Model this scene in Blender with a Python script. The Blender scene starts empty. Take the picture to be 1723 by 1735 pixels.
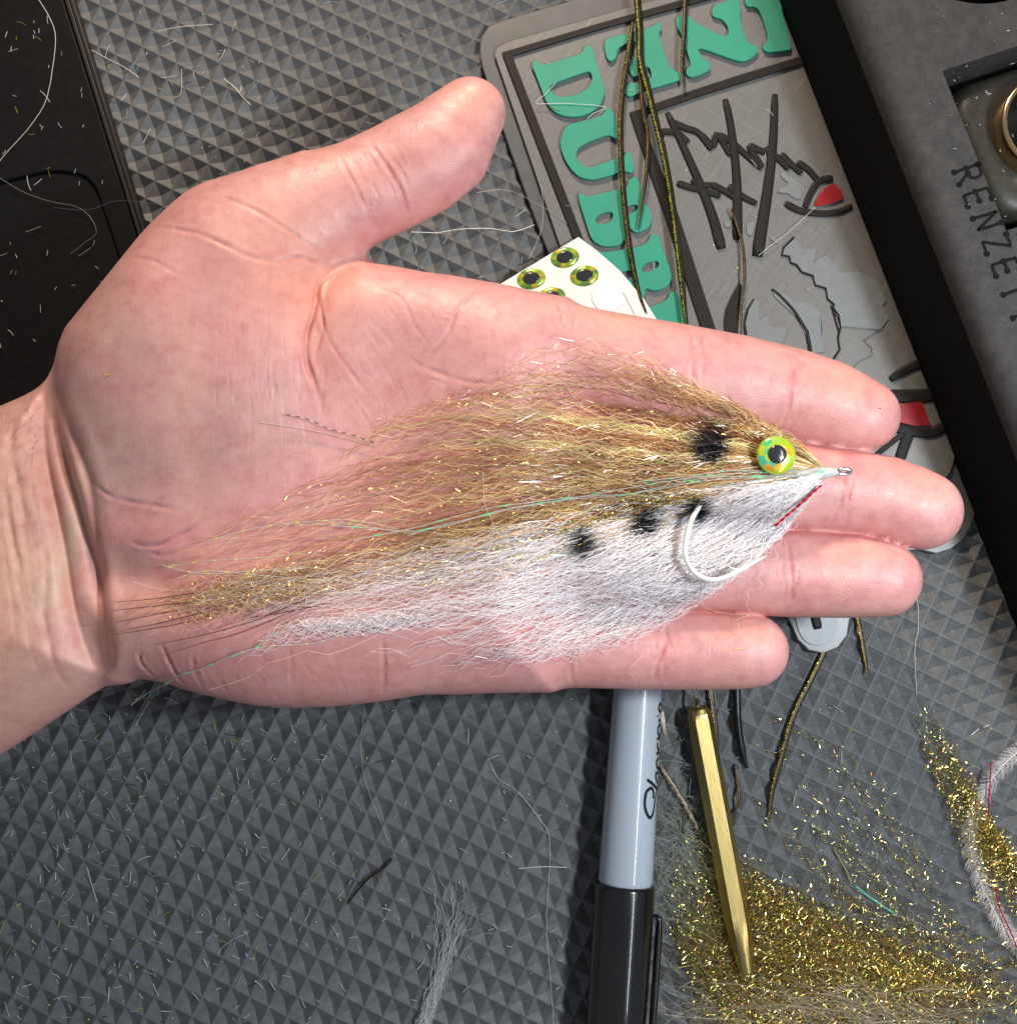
import bpy, math, random
import numpy as np
from mathutils import Vector, Matrix

rng = np.random.default_rng(7)
R = random.Random(11)
MM = 0.001                       # all modelling is done in millimetres, 1 Blender unit = 1 m

# ------------------------------------------------------------------ camera
FPX, CX, CY, TILT, CAMH = 2000.0, 861.5, 867.5, 0.1088, 288.0
scene = bpy.context.scene
cam_d = bpy.data.cameras.new("camera")
cam_d.sensor_fit = 'HORIZONTAL'
cam_d.sensor_width = 36.0
cam_d.lens = 36.0 * FPX / 1723.0
cam_d.clip_start = 0.01
cam_d.clip_end = 50.0
cam = bpy.data.objects.new("camera", cam_d)
scene.collection.objects.link(cam)
cam.location = (0, 0, CAMH * MM)
cam.rotation_euler = (TILT, 0, 0)
scene.camera = cam

# ------------------------------------------------------------------ world and lamps
world = bpy.data.worlds.new("World")
scene.world = world
world.use_nodes = True
bg = world.node_tree.nodes['Background']
bg.inputs[0].default_value = (0.86, 0.90, 1.0, 1)
bg.inputs[1].default_value = 0.21


def lamp(name, loc, target, size, power, col):
    d = bpy.data.lights.new(name, 'AREA')
    d.shape = 'DISK'
    d.size = size * MM
    d.energy = power
    d.color = col
    o = bpy.data.objects.new(name, d)
    scene.collection.objects.link(o)
    o.location = Vector(loc) * MM
    o.rotation_euler = (Vector(target) - Vector(loc)).to_track_quat('-Z', 'Y').to_euler()
    return o


lamp('bench_lamp', (172, 16, 260), (10, 5, 10), 30, 0.62, (0.90, 0.955, 1.0))
barl = lamp('bench_lamp_bar', (172, -20, 260), (40, -20, 10), 12, 0.34, (0.90, 0.955, 1.0))
barl.data.shape = 'RECTANGLE'; barl.data.size = 5 * MM; barl.data.size_y = 340 * MM
barl.rotation_euler = (0, math.radians(32), 0)
lamp('warm_room_lamp', (-25, 430, 240), (-10, 20, 10), 60, 1.9, (1.0, 0.79, 0.60))

scene.view_settings.view_transform = 'Standard'
scene.view_settings.look = 'None'
scene.view_settings.exposure = 0.0
scene.view_settings.gamma = 1.0
scene.cycles.use_denoising = True
scene.cycles.max_bounces = 14
scene.cycles.diffuse_bounces = 10
scene.cycles.transmission_bounces = 14
scene.cycles.transparent_max_bounces = 24
scene.cycles.sample_clamp_indirect = 4.0

# ------------------------------------------------------------------ helpers
col = scene.collection
sT, cT = math.sin(TILT), math.cos(TILT)


def at(x, y, z=0.0):
    """point (mm) where the line of sight through picture point x,y meets the level z"""
    x = np.asarray(x, float); y = np.asarray(y, float); z = np.asarray(z, float)
    dx = (x - CX) / FPX
    dy = -(y - CY) / FPX
    wy = dy * cT + sT
    wz = dy * sT - cT
    t = (z - CAMH) / wz
    return np.stack(np.broadcast_arrays(dx * t, wy * t, z), -1)


def atl(pts, z=0.0):
    p = np.array([q[:2] for q in pts], float)
    zz = np.array([q[2] if len(q) > 2 else z for q in pts], float)
    return at(p[:, 0], p[:, 1], zz)


def mesh_obj(name, V, F, mat=None, parent=None, smooth=False, attrs=None, quads=None):
    me = bpy.data.meshes.new(name)
    V = np.asarray(V, dtype=np.float32) * MM
    if isinstance(F, np.ndarray):
        n, k = F.shape
        me.vertices.add(len(V)); me.vertices.foreach_set('co', V.ravel())
        me.loops.add(n * k); me.loops.foreach_set('vertex_index', F.astype(np.int32).ravel())
        me.polygons.add(n)
        me.polygons.foreach_set('loop_start', np.arange(0, n * k, k, dtype=np.int32))
        me.update(calc_edges=True)
    else:
        me.from_pydata([tuple(map(float, v)) for v in V], [], F)
        me.update()
    me.polygons.foreach_set('use_smooth', np.full(len(me.polygons), bool(smooth)))
    if attrs:
        for k_, a in attrs.items():
            a = np.asarray(a, np.float32)
            if a.ndim == 1:
                t = me.attributes.new(k_, 'FLOAT', 'POINT'); t.data.foreach_set('value', a)
            else:
                if a.shape[1] == 3:
                    a = np.concatenate([a, np.ones((len(a), 1), np.float32)], 1)
                t = me.attributes.new(k_, 'FLOAT_COLOR', 'POINT'); t.data.foreach_set('color', a.ravel())
    if mat:
        me.materials.append(mat)
    o = bpy.data.objects.new(name, me)
    col.objects.link(o)
    if parent:
        o.parent = parent
    return o


def tag(o, label=None, cat=None, group=None, kind=None):
    if label: o['label'] = label
    if cat: o['category'] = cat
    if group: o['group'] = group
    if kind: o['kind'] = kind
    return o


def thing(name, label, cat, group=None):
    o = bpy.data.objects.new(name, None)
    o.empty_display_size = 0.005
    col.objects.link(o)
    return tag(o, label, cat, group)


class MB:
    def __init__(s):
        s.v = []; s.f = []; s.n = 0; s.c = []

    def add(s, V, F, c=None):
        V = np.asarray(V, float)
        s.v.append(V)
        s.f += [tuple(int(i) + s.n for i in f) for f in F]
        s.n += len(V)
        if c is not None:
            c = np.asarray(c, float)
            s.c.append(np.broadcast_to(c, (len(V), 3)))

    def build(s, name, mat, parent=None, smooth=False):
        a = {'col': np.concatenate(s.c)} if s.c else None
        return mesh_obj(name, np.concatenate(s.v), s.f, mat, parent, smooth, a)


def box(mb, c, s, ang=0.0, c_=None):
    c = np.array(c, float); s = np.array(s, float) / 2
    V = []
    for z in (-1, 1):
        for x, y in ((-1, -1), (1, -1), (1, 1), (-1, 1)):
            X, Y = x * s[0], y * s[1]
            V.append((c[0] + X * math.cos(ang) - Y * math.sin(ang), c[1] + X * math.sin(ang) + Y * math.cos(ang), c[2] + z * s[2]))
    mb.add(V, [(3, 2, 1, 0), (4, 5, 6, 7), (0, 1, 5, 4), (1, 2, 6, 5), (2, 3, 7, 6), (3, 0, 4, 7)], c_)


def resample(P, n):
    P = np.asarray(P, float)
    # catmull-rom then even spacing
    if len(P) > 2:
        Q = [2 * P[0] - P[1]] + list(P) + [2 * P[-1] - P[-2]]
        out = []
        for i in range(1, len(Q) - 2):
            t = np.linspace(0, 1, 12, endpoint=False)[:, None]
            a, b, c, d = Q[i - 1], Q[i], Q[i + 1], Q[i + 2]
            out.append(0.5 * (2 * b + (c - a) * t + (2 * a - 5 * b + 4 * c - d) * t ** 2 + (3 * b - a - 3 * c + d) * t ** 3))
        P = np.concatenate(out + [Q[-2][None]])
    L = np.r_[0, np.cumsum(np.linalg.norm(np.diff(P, axis=0), axis=1))]
    s = np.linspace(0, L[-1], n)
    return np.stack([np.interp(s, L, P[:, i]) for i in range(P.shape[1])], 1)


def tube(P, r, sides=6, zs=1.0, cap=True):
    """tapered tube along P; zs flattens it upright"""
    P = np.asarray(P, float); n = len(P)
    r = np.broadcast_to(np.asarray(r, float), (n,))
    T = np.gradient(P, axis=0); T /= np.linalg.norm(T, axis=1)[:, None] + 1e-9
    up = np.array([0, 0, 1.0])
    S = np.cross(T, up); l = np.linalg.norm(S, axis=1)
    S[l < 1e-4] = (1, 0, 0)
    S /= np.linalg.norm(S, axis=1)[:, None]
    U = np.cross(S, T)
    V = []
    for k in range(sides):
        a = 2 * math.pi * k / sides
        V.append(P + S * (math.cos(a) * r)[:, None] + U * (math.sin(a) * r * zs)[:, None])
    V = np.stack(V, 1).reshape(-1, 3)
    F = []
    for i in range(n - 1):
        for k in range(sides):
            k2 = (k + 1) % sides
            F.append((i * sides + k, i * sides + k2, (i + 1) * sides + k2, (i + 1) * sides + k))
    if cap:
        F.append(tuple(range(sides))[::-1]); F.append(tuple((n - 1) * sides + k for k in range(sides)))
    return V, F


def lathe(prof, sides=48, c=(0, 0, 0)):
    """prof: list of (radius, z)"""
    V = []; F = []
    n = len(prof)
    for r, z in prof:
        for k in range(sides):
            a = 2 * math.pi * k / sides
            V.append((c[0] + r * math.cos(a), c[1] + r * math.sin(a), c[2] + z))
    for i in range(n - 1):
        for k in range(sides):
            k2 = (k + 1) % sides
            F.append((i * sides + k, i * sides + k2, (i + 1) * sides + k2, (i + 1) * sides + k))
    return np.array(V), F


def outline_obj(name, loops, z0, z1, mat, parent=None, bevel=0.0, smooth_pts=False):
    """solid plate from closed outlines (mm, world xy); inner loops become holes"""
    cu = bpy.data.curves.new(name, 'CURVE')
    cu.dimensions = '2D'; cu.fill_mode = 'BOTH'
    cu.extrude = (z1 - z0) / 2 - bevel
    cu.bevel_depth = bevel; cu.bevel_resolution = 1; cu.offset = -bevel
    for L in loops:
        L = np.asarray(L, float)[:, :2]
        if smooth_pts:
            L = resample(np.concatenate([L, L[:1]]), len(L) * 5)[:-1]
        sp = cu.splines.new('POLY'); sp.points.add(len(L) - 1)
        for p, q in zip(sp.points, L):
            p.co = (q[0], q[1], 0, 1)
        sp.use_cyclic_u = True
    t = bpy.data.objects.new('tmp', cu); col.objects.link(t)
    dg = bpy.context.evaluated_depsgraph_get()
    me = bpy.data.meshes.new_from_object(t.evaluated_get(dg))
    bpy.data.objects.remove(t); bpy.data.curves.remove(cu)
    me.name = name
    n = len(me.vertices); co = np.zeros(n * 3, np.float32); me.vertices.foreach_get('co', co)
    co = co.reshape(-1, 3); co[:, 2] += (z0 + z1) / 2; co *= MM
    me.vertices.foreach_set('co', co.ravel()); me.update()
    me.materials.clear(); me.materials.append(mat)
    o = bpy.data.objects.new(name, me); col.objects.link(o)
    if parent: o.parent = parent
    return o


# ------------------------------------------------------------------ materials
def new_mat(name):
    m = bpy.data.materials.new(name); m.use_nodes = True
    nt = m.node_tree; b = nt.nodes['Principled BSDF']
    return m, nt, b


def N(nt, t, **kw):
    n = nt.nodes.new(t)
    for k, v in kw.items(): setattr(n, k, v)
    return n


def coords(nt, scale=(1000, 1000, 1000), rot=(0, 0, 0)):
    tc = N(nt, 'ShaderNodeTexCoord'); mp = N(nt, 'ShaderNodeMapping')
    mp.inputs['Scale'].default_value = scale; mp.inputs['Rotation'].default_value = rot
    nt.links.new(tc.outputs['Object'], mp.inputs['Vector'])
    return mp.outputs[0]


def noise(nt, vec, scale, detail=4, rough=0.5):
    n = N(nt, 'ShaderNodeTexNoise')
    n.inputs['Scale'].default_value = scale; n.inputs['Detail'].default_value = detail
    n.inputs['Roughness'].default_value = rough
    nt.links.new(vec, n.inputs['Vector'])
    return n.outputs['Fac']


def ramp(nt, fac, stops):
    r = N(nt, 'ShaderNodeValToRGB'); e = r.color_ramp.elements
    while len(e) < len(stops): e.new(0.5)
    for el, (p, c) in zip(e, stops):
        el.position = p; el.color = (*c, 1) if len(c) == 3 else c
    nt.links.new(fac, r.inputs[0])
    return r.outputs[0]


def bump(nt, b, h, dist, strength=1.0, prev=None):
    n = N(nt, 'ShaderNodeBump'); n.inputs['Strength'].default_value = strength
    n.inputs['Distance'].default_value = dist * MM
    nt.links.new(h, n.inputs['Height'])
    if prev is not None: nt.links.new(prev, n.inputs['Normal'])
    if b is not None: nt.links.new(n.outputs[0], b.inputs['Normal'])
    return n.outputs[0]


def simple(name, c, rough=0.5, metal=0.0, var=0.15, nscale=0.6, bmp=0.0, bscale=3.0, coat=0.0, spec=0.5, detail=5):
    m, nt, b = new_mat(name)
    v = coords(nt)
    f = noise(nt, v, nscale, detail, 0.6)
    lo = tuple(x * (1 - var) for x in c); hi = tuple(min(1, x * (1 + var)) for x in c)
    nt.links.new(ramp(nt, f, [(0.3, lo), (0.7, hi)]), b.inputs['Base Color'])
    b.inputs['Roughness'].default_value = rough; b.inputs['Metallic'].default_value = metal
    b.inputs['Coat Weight'].default_value = coat; b.inputs['Coat Roughness'].default_value = 0.03
    b.inputs['Specular IOR Level'].default_value = spec
    if bmp: bump(nt, b, noise(nt, v, bscale, 4, 0.6), bmp)
    return m


M_mat = simple('moulded_grey_rubber', (0.112, 0.118, 0.122), 0.5, var=0.22, nscale=0.45, bmp=0.02, bscale=6.0, spec=0.35)
M_table = simple('dark_table', (0.03, 0.03, 0.03), 0.6)
M_case = simple('black_plastic', (0.007, 0.007, 0.0075), 0.6, var=0.3, bmp=0.02, bscale=8, spec=0.12)
M_caseedge = simple('brown_worn_edge', (0.012, 0.009, 0.008), 0.5)
M_letter = simple('green_rubber', (0.020, 0.27, 0.175), 0.5, var=0.08, nscale=0.1, bmp=0.02, bscale=5)
M_black = simple('black_rubber', (0.012, 0.011, 0.0105), 0.6, var=0.15, bmp=0.02, spec=0.25)
M_red = simple('red_rubber', (0.27, 0.010, 0.016), 0.4, var=0.1)
M_lgrey = simple('light_grey_rubber', (0.165, 0.182, 0.187), 0.5, var=0.08, bmp=0.02)
M_tab = simple('pale_grey_rubber', (0.33, 0.36, 0.38), 0.5, var=0.08)
M_card = simple('white_card', (0.80, 0.79, 0.74), 0.35, var=0.02)
M_blank = simple('white_backing', (0.86, 0.86, 0.84), 0.3, var=0.01)
M_pupil = simple('black_gloss', (0.022, 0.025, 0.028), 0.2, coat=0.6)
M_barrel = simple('grey_marker_barrel', (0.40, 0.45, 0.52), 0.3, var=0.02, coat=1.0)
M_cap = simple('black_marker_cap', (0.008, 0.008, 0.009), 0.2, coat=0.4)
M_ink = simple('black_ink', (0.01, 0.01, 0.012), 0.35)
M_steel = simple('steel', (0.75, 0.75, 0.76), 0.22, 1.0, var=0.03)
M_hook = simple('white_nickel_hook', (0.93, 0.93, 0.92), 0.3, 0.35, var=0.02, coat=0.5)
M_head = simple('white_thread_and_resin', (0.50, 0.52, 0.50), 0.2, var=0.25, nscale=3, bmp=0.05, bscale=5, coat=0.7)
M_jar = simple('smoky_plastic', (0.03, 0.028, 0.022), 0.4, var=0.25, bmp=0.05, bscale=0.5, spec=0.3)
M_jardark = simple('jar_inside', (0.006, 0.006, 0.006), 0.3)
M_rim = simple('brass_rim', (0.8, 0.55, 0.28), 0.2, 1.0, var=0.03)
M_redth = simple('red_tinsel', (0.6, 0.01, 0.03), 0.25, 0.5, var=0.3, nscale=4)


def mat_brass():
    m, nt, b = new_mat('machined_brass')
    v = coords(nt, (1000, 1000, 1000), (0, 0, math.radians(-10)))
    mp = N(nt, 'ShaderNodeMapping'); mp.inputs['Scale'].default_value = (3.0, 0.12, 3.0)
    nt.links.new(v, mp.inputs[0])
    f = noise(nt, mp.outputs[0], 2.0, 3)
    nt.links.new(ramp(nt, f, [(0.3, (0.50, 0.37, 0.13)), (0.7, (0.68, 0.52, 0.22))]), b.inputs['Base Color'])
    b.inputs['Metallic'].default_value = 1.0
    b.inputs['Roughness'].default_value = 0.33
    bump(nt, b, f, 0.015)
    return m


M_brass = mat_brass()


def mat_barmat():
    m, nt, b = new_mat('scratched_grey_pvc')
    v = coords(nt, rot=(0, 0, math.radians(35)))
    mp = N(nt, 'ShaderNodeMapping'); mp.inputs['Scale'].default_value = (0.05, 2.2, 1.0)
    nt.links.new(v, mp.inputs[0])
    f1 = noise(nt, mp.outputs[0], 2.0, 5, 0.7)
    mp2 = N(nt, 'ShaderNodeMapping'); mp2.inputs['Scale'].default_value = (1.6, 0.06, 1.0); mp2.inputs['Rotation'].default_value = (0, 0, 0.7)
    nt.links.new(v, mp2.inputs[0])
    f2 = noise(nt, mp2.outputs[0], 2.0, 5, 0.7)
    mx = N(nt, 'ShaderNodeMath', operation='MAXIMUM'); nt.links.new(f1, mx.inputs[0]); nt.links.new(f2, mx.inputs[1])
    nt.links.new(ramp(nt, mx.outputs[0], [(0.45, (0.135, 0.135, 0.13)), (0.62, (0.17, 0.17, 0.165)), (0.72, (0.26, 0.26, 0.25))]), b.inputs['Base Color'])
    b.inputs['Roughness'].default_value = 0.38
    bump(nt, b, mx.outputs[0], 0.05)
    return m


M_pvc = mat_barmat()
M_pvcb = simple('clear_grey_pvc_border', (0.098, 0.102, 0.104), 0.35, var=0.1, nscale=0.2)


def mat_foam():
    m, nt, b = new_mat('dark_foam')
    v = coords(nt)
    f = noise(nt, v, 0.35, 4, 0.6)
    g = noise(nt, v, 2.6, 3, 0.7)
    nt.links.new(ramp(nt, f, [(0.3, (0.022, 0.022, 0.024)), (0.7, (0.045, 0.043, 0.041))]), b.inputs['Base Color'])
    b.inputs['Roughness'].default_value = 0.75
    r = ramp(nt, g, [(0.30, (0, 0, 0)), (0.45, (1, 1, 1))])
    bump(nt, b, r, 0.14, 0.6)
    return m


M_foam = mat_foam()
M_foamside = simple('shaded_foam_side', (0.010, 0.010, 0.010), 0.9, var=0.2, nscale=0.3, bmp=0.1, bscale=2, spec=0.15)  # darker copy of the foam: shade on the left-facing wall put into the colour


def mat_attr(name, rough=0.35, metal=0.0, transl=0.0, spec=0.5, clear=0.0):
    m, nt, b = new_mat(name)
    a = N(nt, 'ShaderNodeAttribute'); a.attribute_name = 'col'
    nt.links.new(a.outputs['Color'], b.inputs['Base Color'])
    b.inputs['Roughness'].default_value = rough; b.inputs['Metallic'].default_value = metal
    b.inputs['Specular IOR Level'].default_value = spec
    if transl:
        t = N(nt, 'ShaderNodeBsdfTranslucent'); mx = N(nt, 'ShaderNodeMixShader')
        nt.links.new(a.outputs['Color'], t.inputs['Color'])
        mx.inputs[0].default_value = transl
        nt.links.new(b.outputs[0], mx.inputs[1]); nt.links.new(t.outputs[0], mx.inputs[2])
        last = mx.outputs[0]
        if clear:
            tr = N(nt, 'ShaderNodeBsdfTransparent'); m2 = N(nt, 'ShaderNodeMixShader'); m2.inputs[0].default_value = clear
            nt.links.new(last, m2.inputs[1]); nt.links.new(tr.outputs[0], m2.inputs[2]); last = m2.outputs[0]
        nt.links.new(last, nt.nodes['Material Output'].inputs['Surface'])
    return m


M_fibre = mat_attr('crinkled_fibre', 0.22, 0.0, 0.2, 1.0)
M_white = mat_attr('white_crinkled_fibre', 0.25, 0.0, 0.2, 0.7)
M_sparkle = mat_attr('sparkle_film', 0.3, 0.9)
M_tinsel = mat_attr('metallic_tinsel', 0.24, 1.0)
M_lint = mat_attr('lint', 0.35, 0.0, 0.2, 0.6)
M_herl = mat_attr('herl_barbule', 0.35, 0.55)
M_iris = mat_attr('holographic_foil', 0.2, 0.3)
M_iris.node_tree.nodes['Principled BSDF'].inputs['Coat Weight'].default_value = 1.0
M_iris.node_tree.nodes['Principled BSDF'].inputs['Coat Roughness'].default_value = 0.03


def mat_skin():
    m, nt, b = new_mat('skin')
    a = N(nt, 'ShaderNodeAttribute'); a.attribute_name = 'tone'
    v = coords(nt)
    f = noise(nt, v, 0.09, 4, 0.6)
    mx = N(nt, 'ShaderNodeMix', data_type='RGBA', blend_type='MULTIPLY'); mx.inputs[0].default_value = 1.0
    nt.links.new(a.outputs['Color'], mx.inputs[6])
    f2 = noise(nt, v, 0.32, 5, 0.65)
    mf = N(nt, 'ShaderNodeMath', operation='MULTIPLY_ADD'); nt.links.new(f2, mf.inputs[0]); mf.inputs[1].default_value = 0.6
    mg = N(nt, 'ShaderNodeMath', operation='MULTIPLY'); nt.links.new(f, mg.inputs[0]); mg.inputs[1].default_value = 0.5
    nt.links.new(mg.outputs[0], mf.inputs[2])
    nt.links.new(ramp(nt, mf.outputs[0], [(0.40, (0.90, 0.76, 0.76)), (0.53, (1.0, 0.97, 0.96)), (0.68, (1.10, 1.14, 1.10))]), mx.inputs[7])
    nt.links.new(mx.outputs[2], b.inputs['Base Color'])
    nt.links.new(ramp(nt, noise(nt, v, 0.5, 4), [(0.3, (0.38,) * 3), (0.7, (0.54,) * 3)]), b.inputs['Roughness'])
    b.inputs['Specular IOR Level'].default_value = 0.5
    b.inputs['Subsurface Weight'].default_value = 0.18
    b.inputs['Subsurface Radius'].default_value = (1.0, 0.35, 0.2)
    b.inputs['Subsurface Scale'].default_value = 2.2 * MM
    # fine skin lines running across the palm, ridges of the pads, pores
    mp = N(nt, 'ShaderNodeMapping'); mp.inputs['Scale'].default_value = (1.9, 0.16, 0.5); mp.inputs['Rotation'].default_value = (0, 0, 0.1)
    nt.links.new(v, mp.inputs[0])
    n1 = bump(nt, None, noise(nt, mp.outputs[0], 1.5, 4, 0.65), 0.12, 0.5)
    n2 = bump(nt, None, noise(nt, v, 1.6, 3, 0.6), 0.07, 0.7, n1)
    pf = N(nt, 'ShaderNodeAttribute'); pf.attribute_name = 'ridge'
    ad = N(nt, 'ShaderNodeMath', operation='MULTIPLY_ADD')
    nt.links.new(noise(nt, v, 0.22, 2), ad.inputs[0]); ad.inputs[1].default_value = 42.0
    nt.links.new(pf.outputs['Fac'], ad.inputs[2])
    si = N(nt, 'ShaderNodeMath', operation='SINE'); nt.links.new(ad.outputs[0], si.inputs[0])
    pw = N(nt, 'ShaderNodeAttribute'); pw.attribute_name = 'ridgew'
    mu = N(nt, 'ShaderNodeMath', operation='MULTIPLY'); nt.links.new(si.outputs[0], mu.inputs[0]); nt.links.new(pw.outputs['Fac'], mu.inputs[1])
    bump(nt, b, mu.outputs[0], 0.010, 0.7, n2)
    return m


M_skin = mat_skin()

# ------------------------------------------------------------------ table and moulded mat
mb = MB(); box(mb, (0, 30, -6), (1400, 1400, 4))
tag(mb.build('table', M_table), kind='structure')


def build_mat():
    cell, depth, rw, bw = 5.0, 1.4, 0.15, 0.17
    o = at(843.7, 1248.8, 0)
    th = -math.radians(26.67)
    A = np.array([math.cos(th), math.sin(th)]); B = np.array([-math.sin(th), math.cos(th)])
    ij = []
    for i in range(-48, 49):
        for j in range(-48, 60):
            c = o[:2] + A * (i + .5) * cell + B * (j + .5) * cell
            if -150 < c[0] < 175 and -135 < c[1] < 205: ij.append(c)
    C = np.array(ij)
    q = np.array([(-1, -1), (1, -1), (1, 1), (-1, 1)], float)
    h = cell / 2
    prof = [(h, 0.0), (h - rw * .55, 0.0), (h - rw, -0.05), (bw, -depth)]
    V = []
    for r, z in prof:
        for a, b_ in q:
            xy = C + A * (a * r) + B * (b_ * r)
            V.append(np.column_stack([xy, np.full(len(C), z)]))
    V = np.stack(V, 1)          # cells,16,3
    V[:, 12:, :2] += rng.normal(0, 0.02, (len(C), 1, 2))
    V[:, :, 2] += 0
    F = []
    for k in range(3):
        for s in range(4):
            F.append((k * 4 + s, k * 4 + (s + 1) % 4, (k + 1) * 4 + (s + 1) % 4, (k + 1) * 4 + s))
    F.append((12, 13, 14, 15))
    F = np.array(F)
    FF = (F[None] + (np.arange(len(C)) * 16)[:, None, None]).reshape(-1, 4)
    o_ = mesh_obj('textured_mat', V.reshape(-1, 3), FF, M_mat)
    return tag(o_, 'large grey rubber work mat moulded with square pyramid pits', 'mat')


build_mat()

# ------------------------------------------------------------------ black case, upper left
case = thing('tool_case', 'flat black case with a rounded recess along the left edge', 'case')
e0 = at(118, -60, 6)[:2]; e1 = at(275, 440, 6)[:2]
dirc = (e1 - e0) / np.linalg.norm(e1 - e0); nrm = np.array([dirc[1], -dirc[0]])
if nrm[0] > 0: nrm = -nrm
e0 = at(122, 0, 6)[:2] - dirc * 60; e1 = e0 + dirc * 215


def strip(a, b, n, o0, o1):
    return [a + n * o0, b + n * o0, b + n * o1, a + n * o1]


rec = [(-40, 318), (20, 303), (75, 290), (110, 290), (140, 296), (160, 315), (172, 345), (200, 430), (240, 560), (270, 700), (300, 900), (-60, 900)]
rec = at(np.array(rec)[:, 0], np.array(rec)[:, 1], 6)
body_loop = strip(e0, e1, nrm, 1.9, 150)
outline_obj('body', [body_loop], 0.05, 4.6, M_case, case, 0.3)
rec = resample(rec, 90)
outline_obj('top_plate', [strip(e0, e1, nrm, 2.2, 149), rec], 4.61, 6.0, M_case, case, 0.35)
outline_obj('recessed_panel', [rec], 4.62, 5.3, M_case, case, 0.3).scale = (1, 1, 1)
outline_obj('edge_strip', [strip(e0, e1, nrm, 0.0, 0.85)], 0.05, 4.6, M_caseedge, case, 0.15)
outline_obj('edge_strip', [strip(e0, e1, nrm, 0.95, 1.85)], 0.05, 5.4, M_caseedge, case, 0.15)

# ------------------------------------------------------------------ rubber bar mat with green lettering
ZB = 2.6
bar = thing('bar_mat', 'grey rubber bar mat with green raised lettering and black line art', 'mat')
border = [(816, 110), (812, 80), (818, 55), (840, 38), (960, 2), (1090, -32), (1300, -90), (1480, -120), (1640, 200), (1720, 640), (1668, 800), (1650, 880),
          (1625, 922), (1585, 939), (1545, 930), (1500, 960), (1446, 1030), (1438, 1072), (1420, 1098), (1388, 1108), (1356, 1092), (1336, 1050), (1290, 980),
          (1150, 760), (1010, 600), (929, 428), (858, 236)]
outline_obj('border', [atl(border, 1.4)], 0.06, 1.4, M_pvcb, bar, 0.3, True)
inner = [(838, 92), (842, 80), (860, 70), (1100, 2), (1300, -55), (1440, -90), (1600, 250), (1660, 640), (1610, 800), (1570, 850), (1500, 900), (1400, 960), (1300, 930), (1180, 740), (1040, 570), (950, 420)]
outline_obj('panel', [atl(inner, ZB)], 1.41, ZB, M_pvc, bar, 0.15)


def C2(pts, s, ox, oy): return [(x / s + ox, y / s + oy) for x, y in pts]


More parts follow.
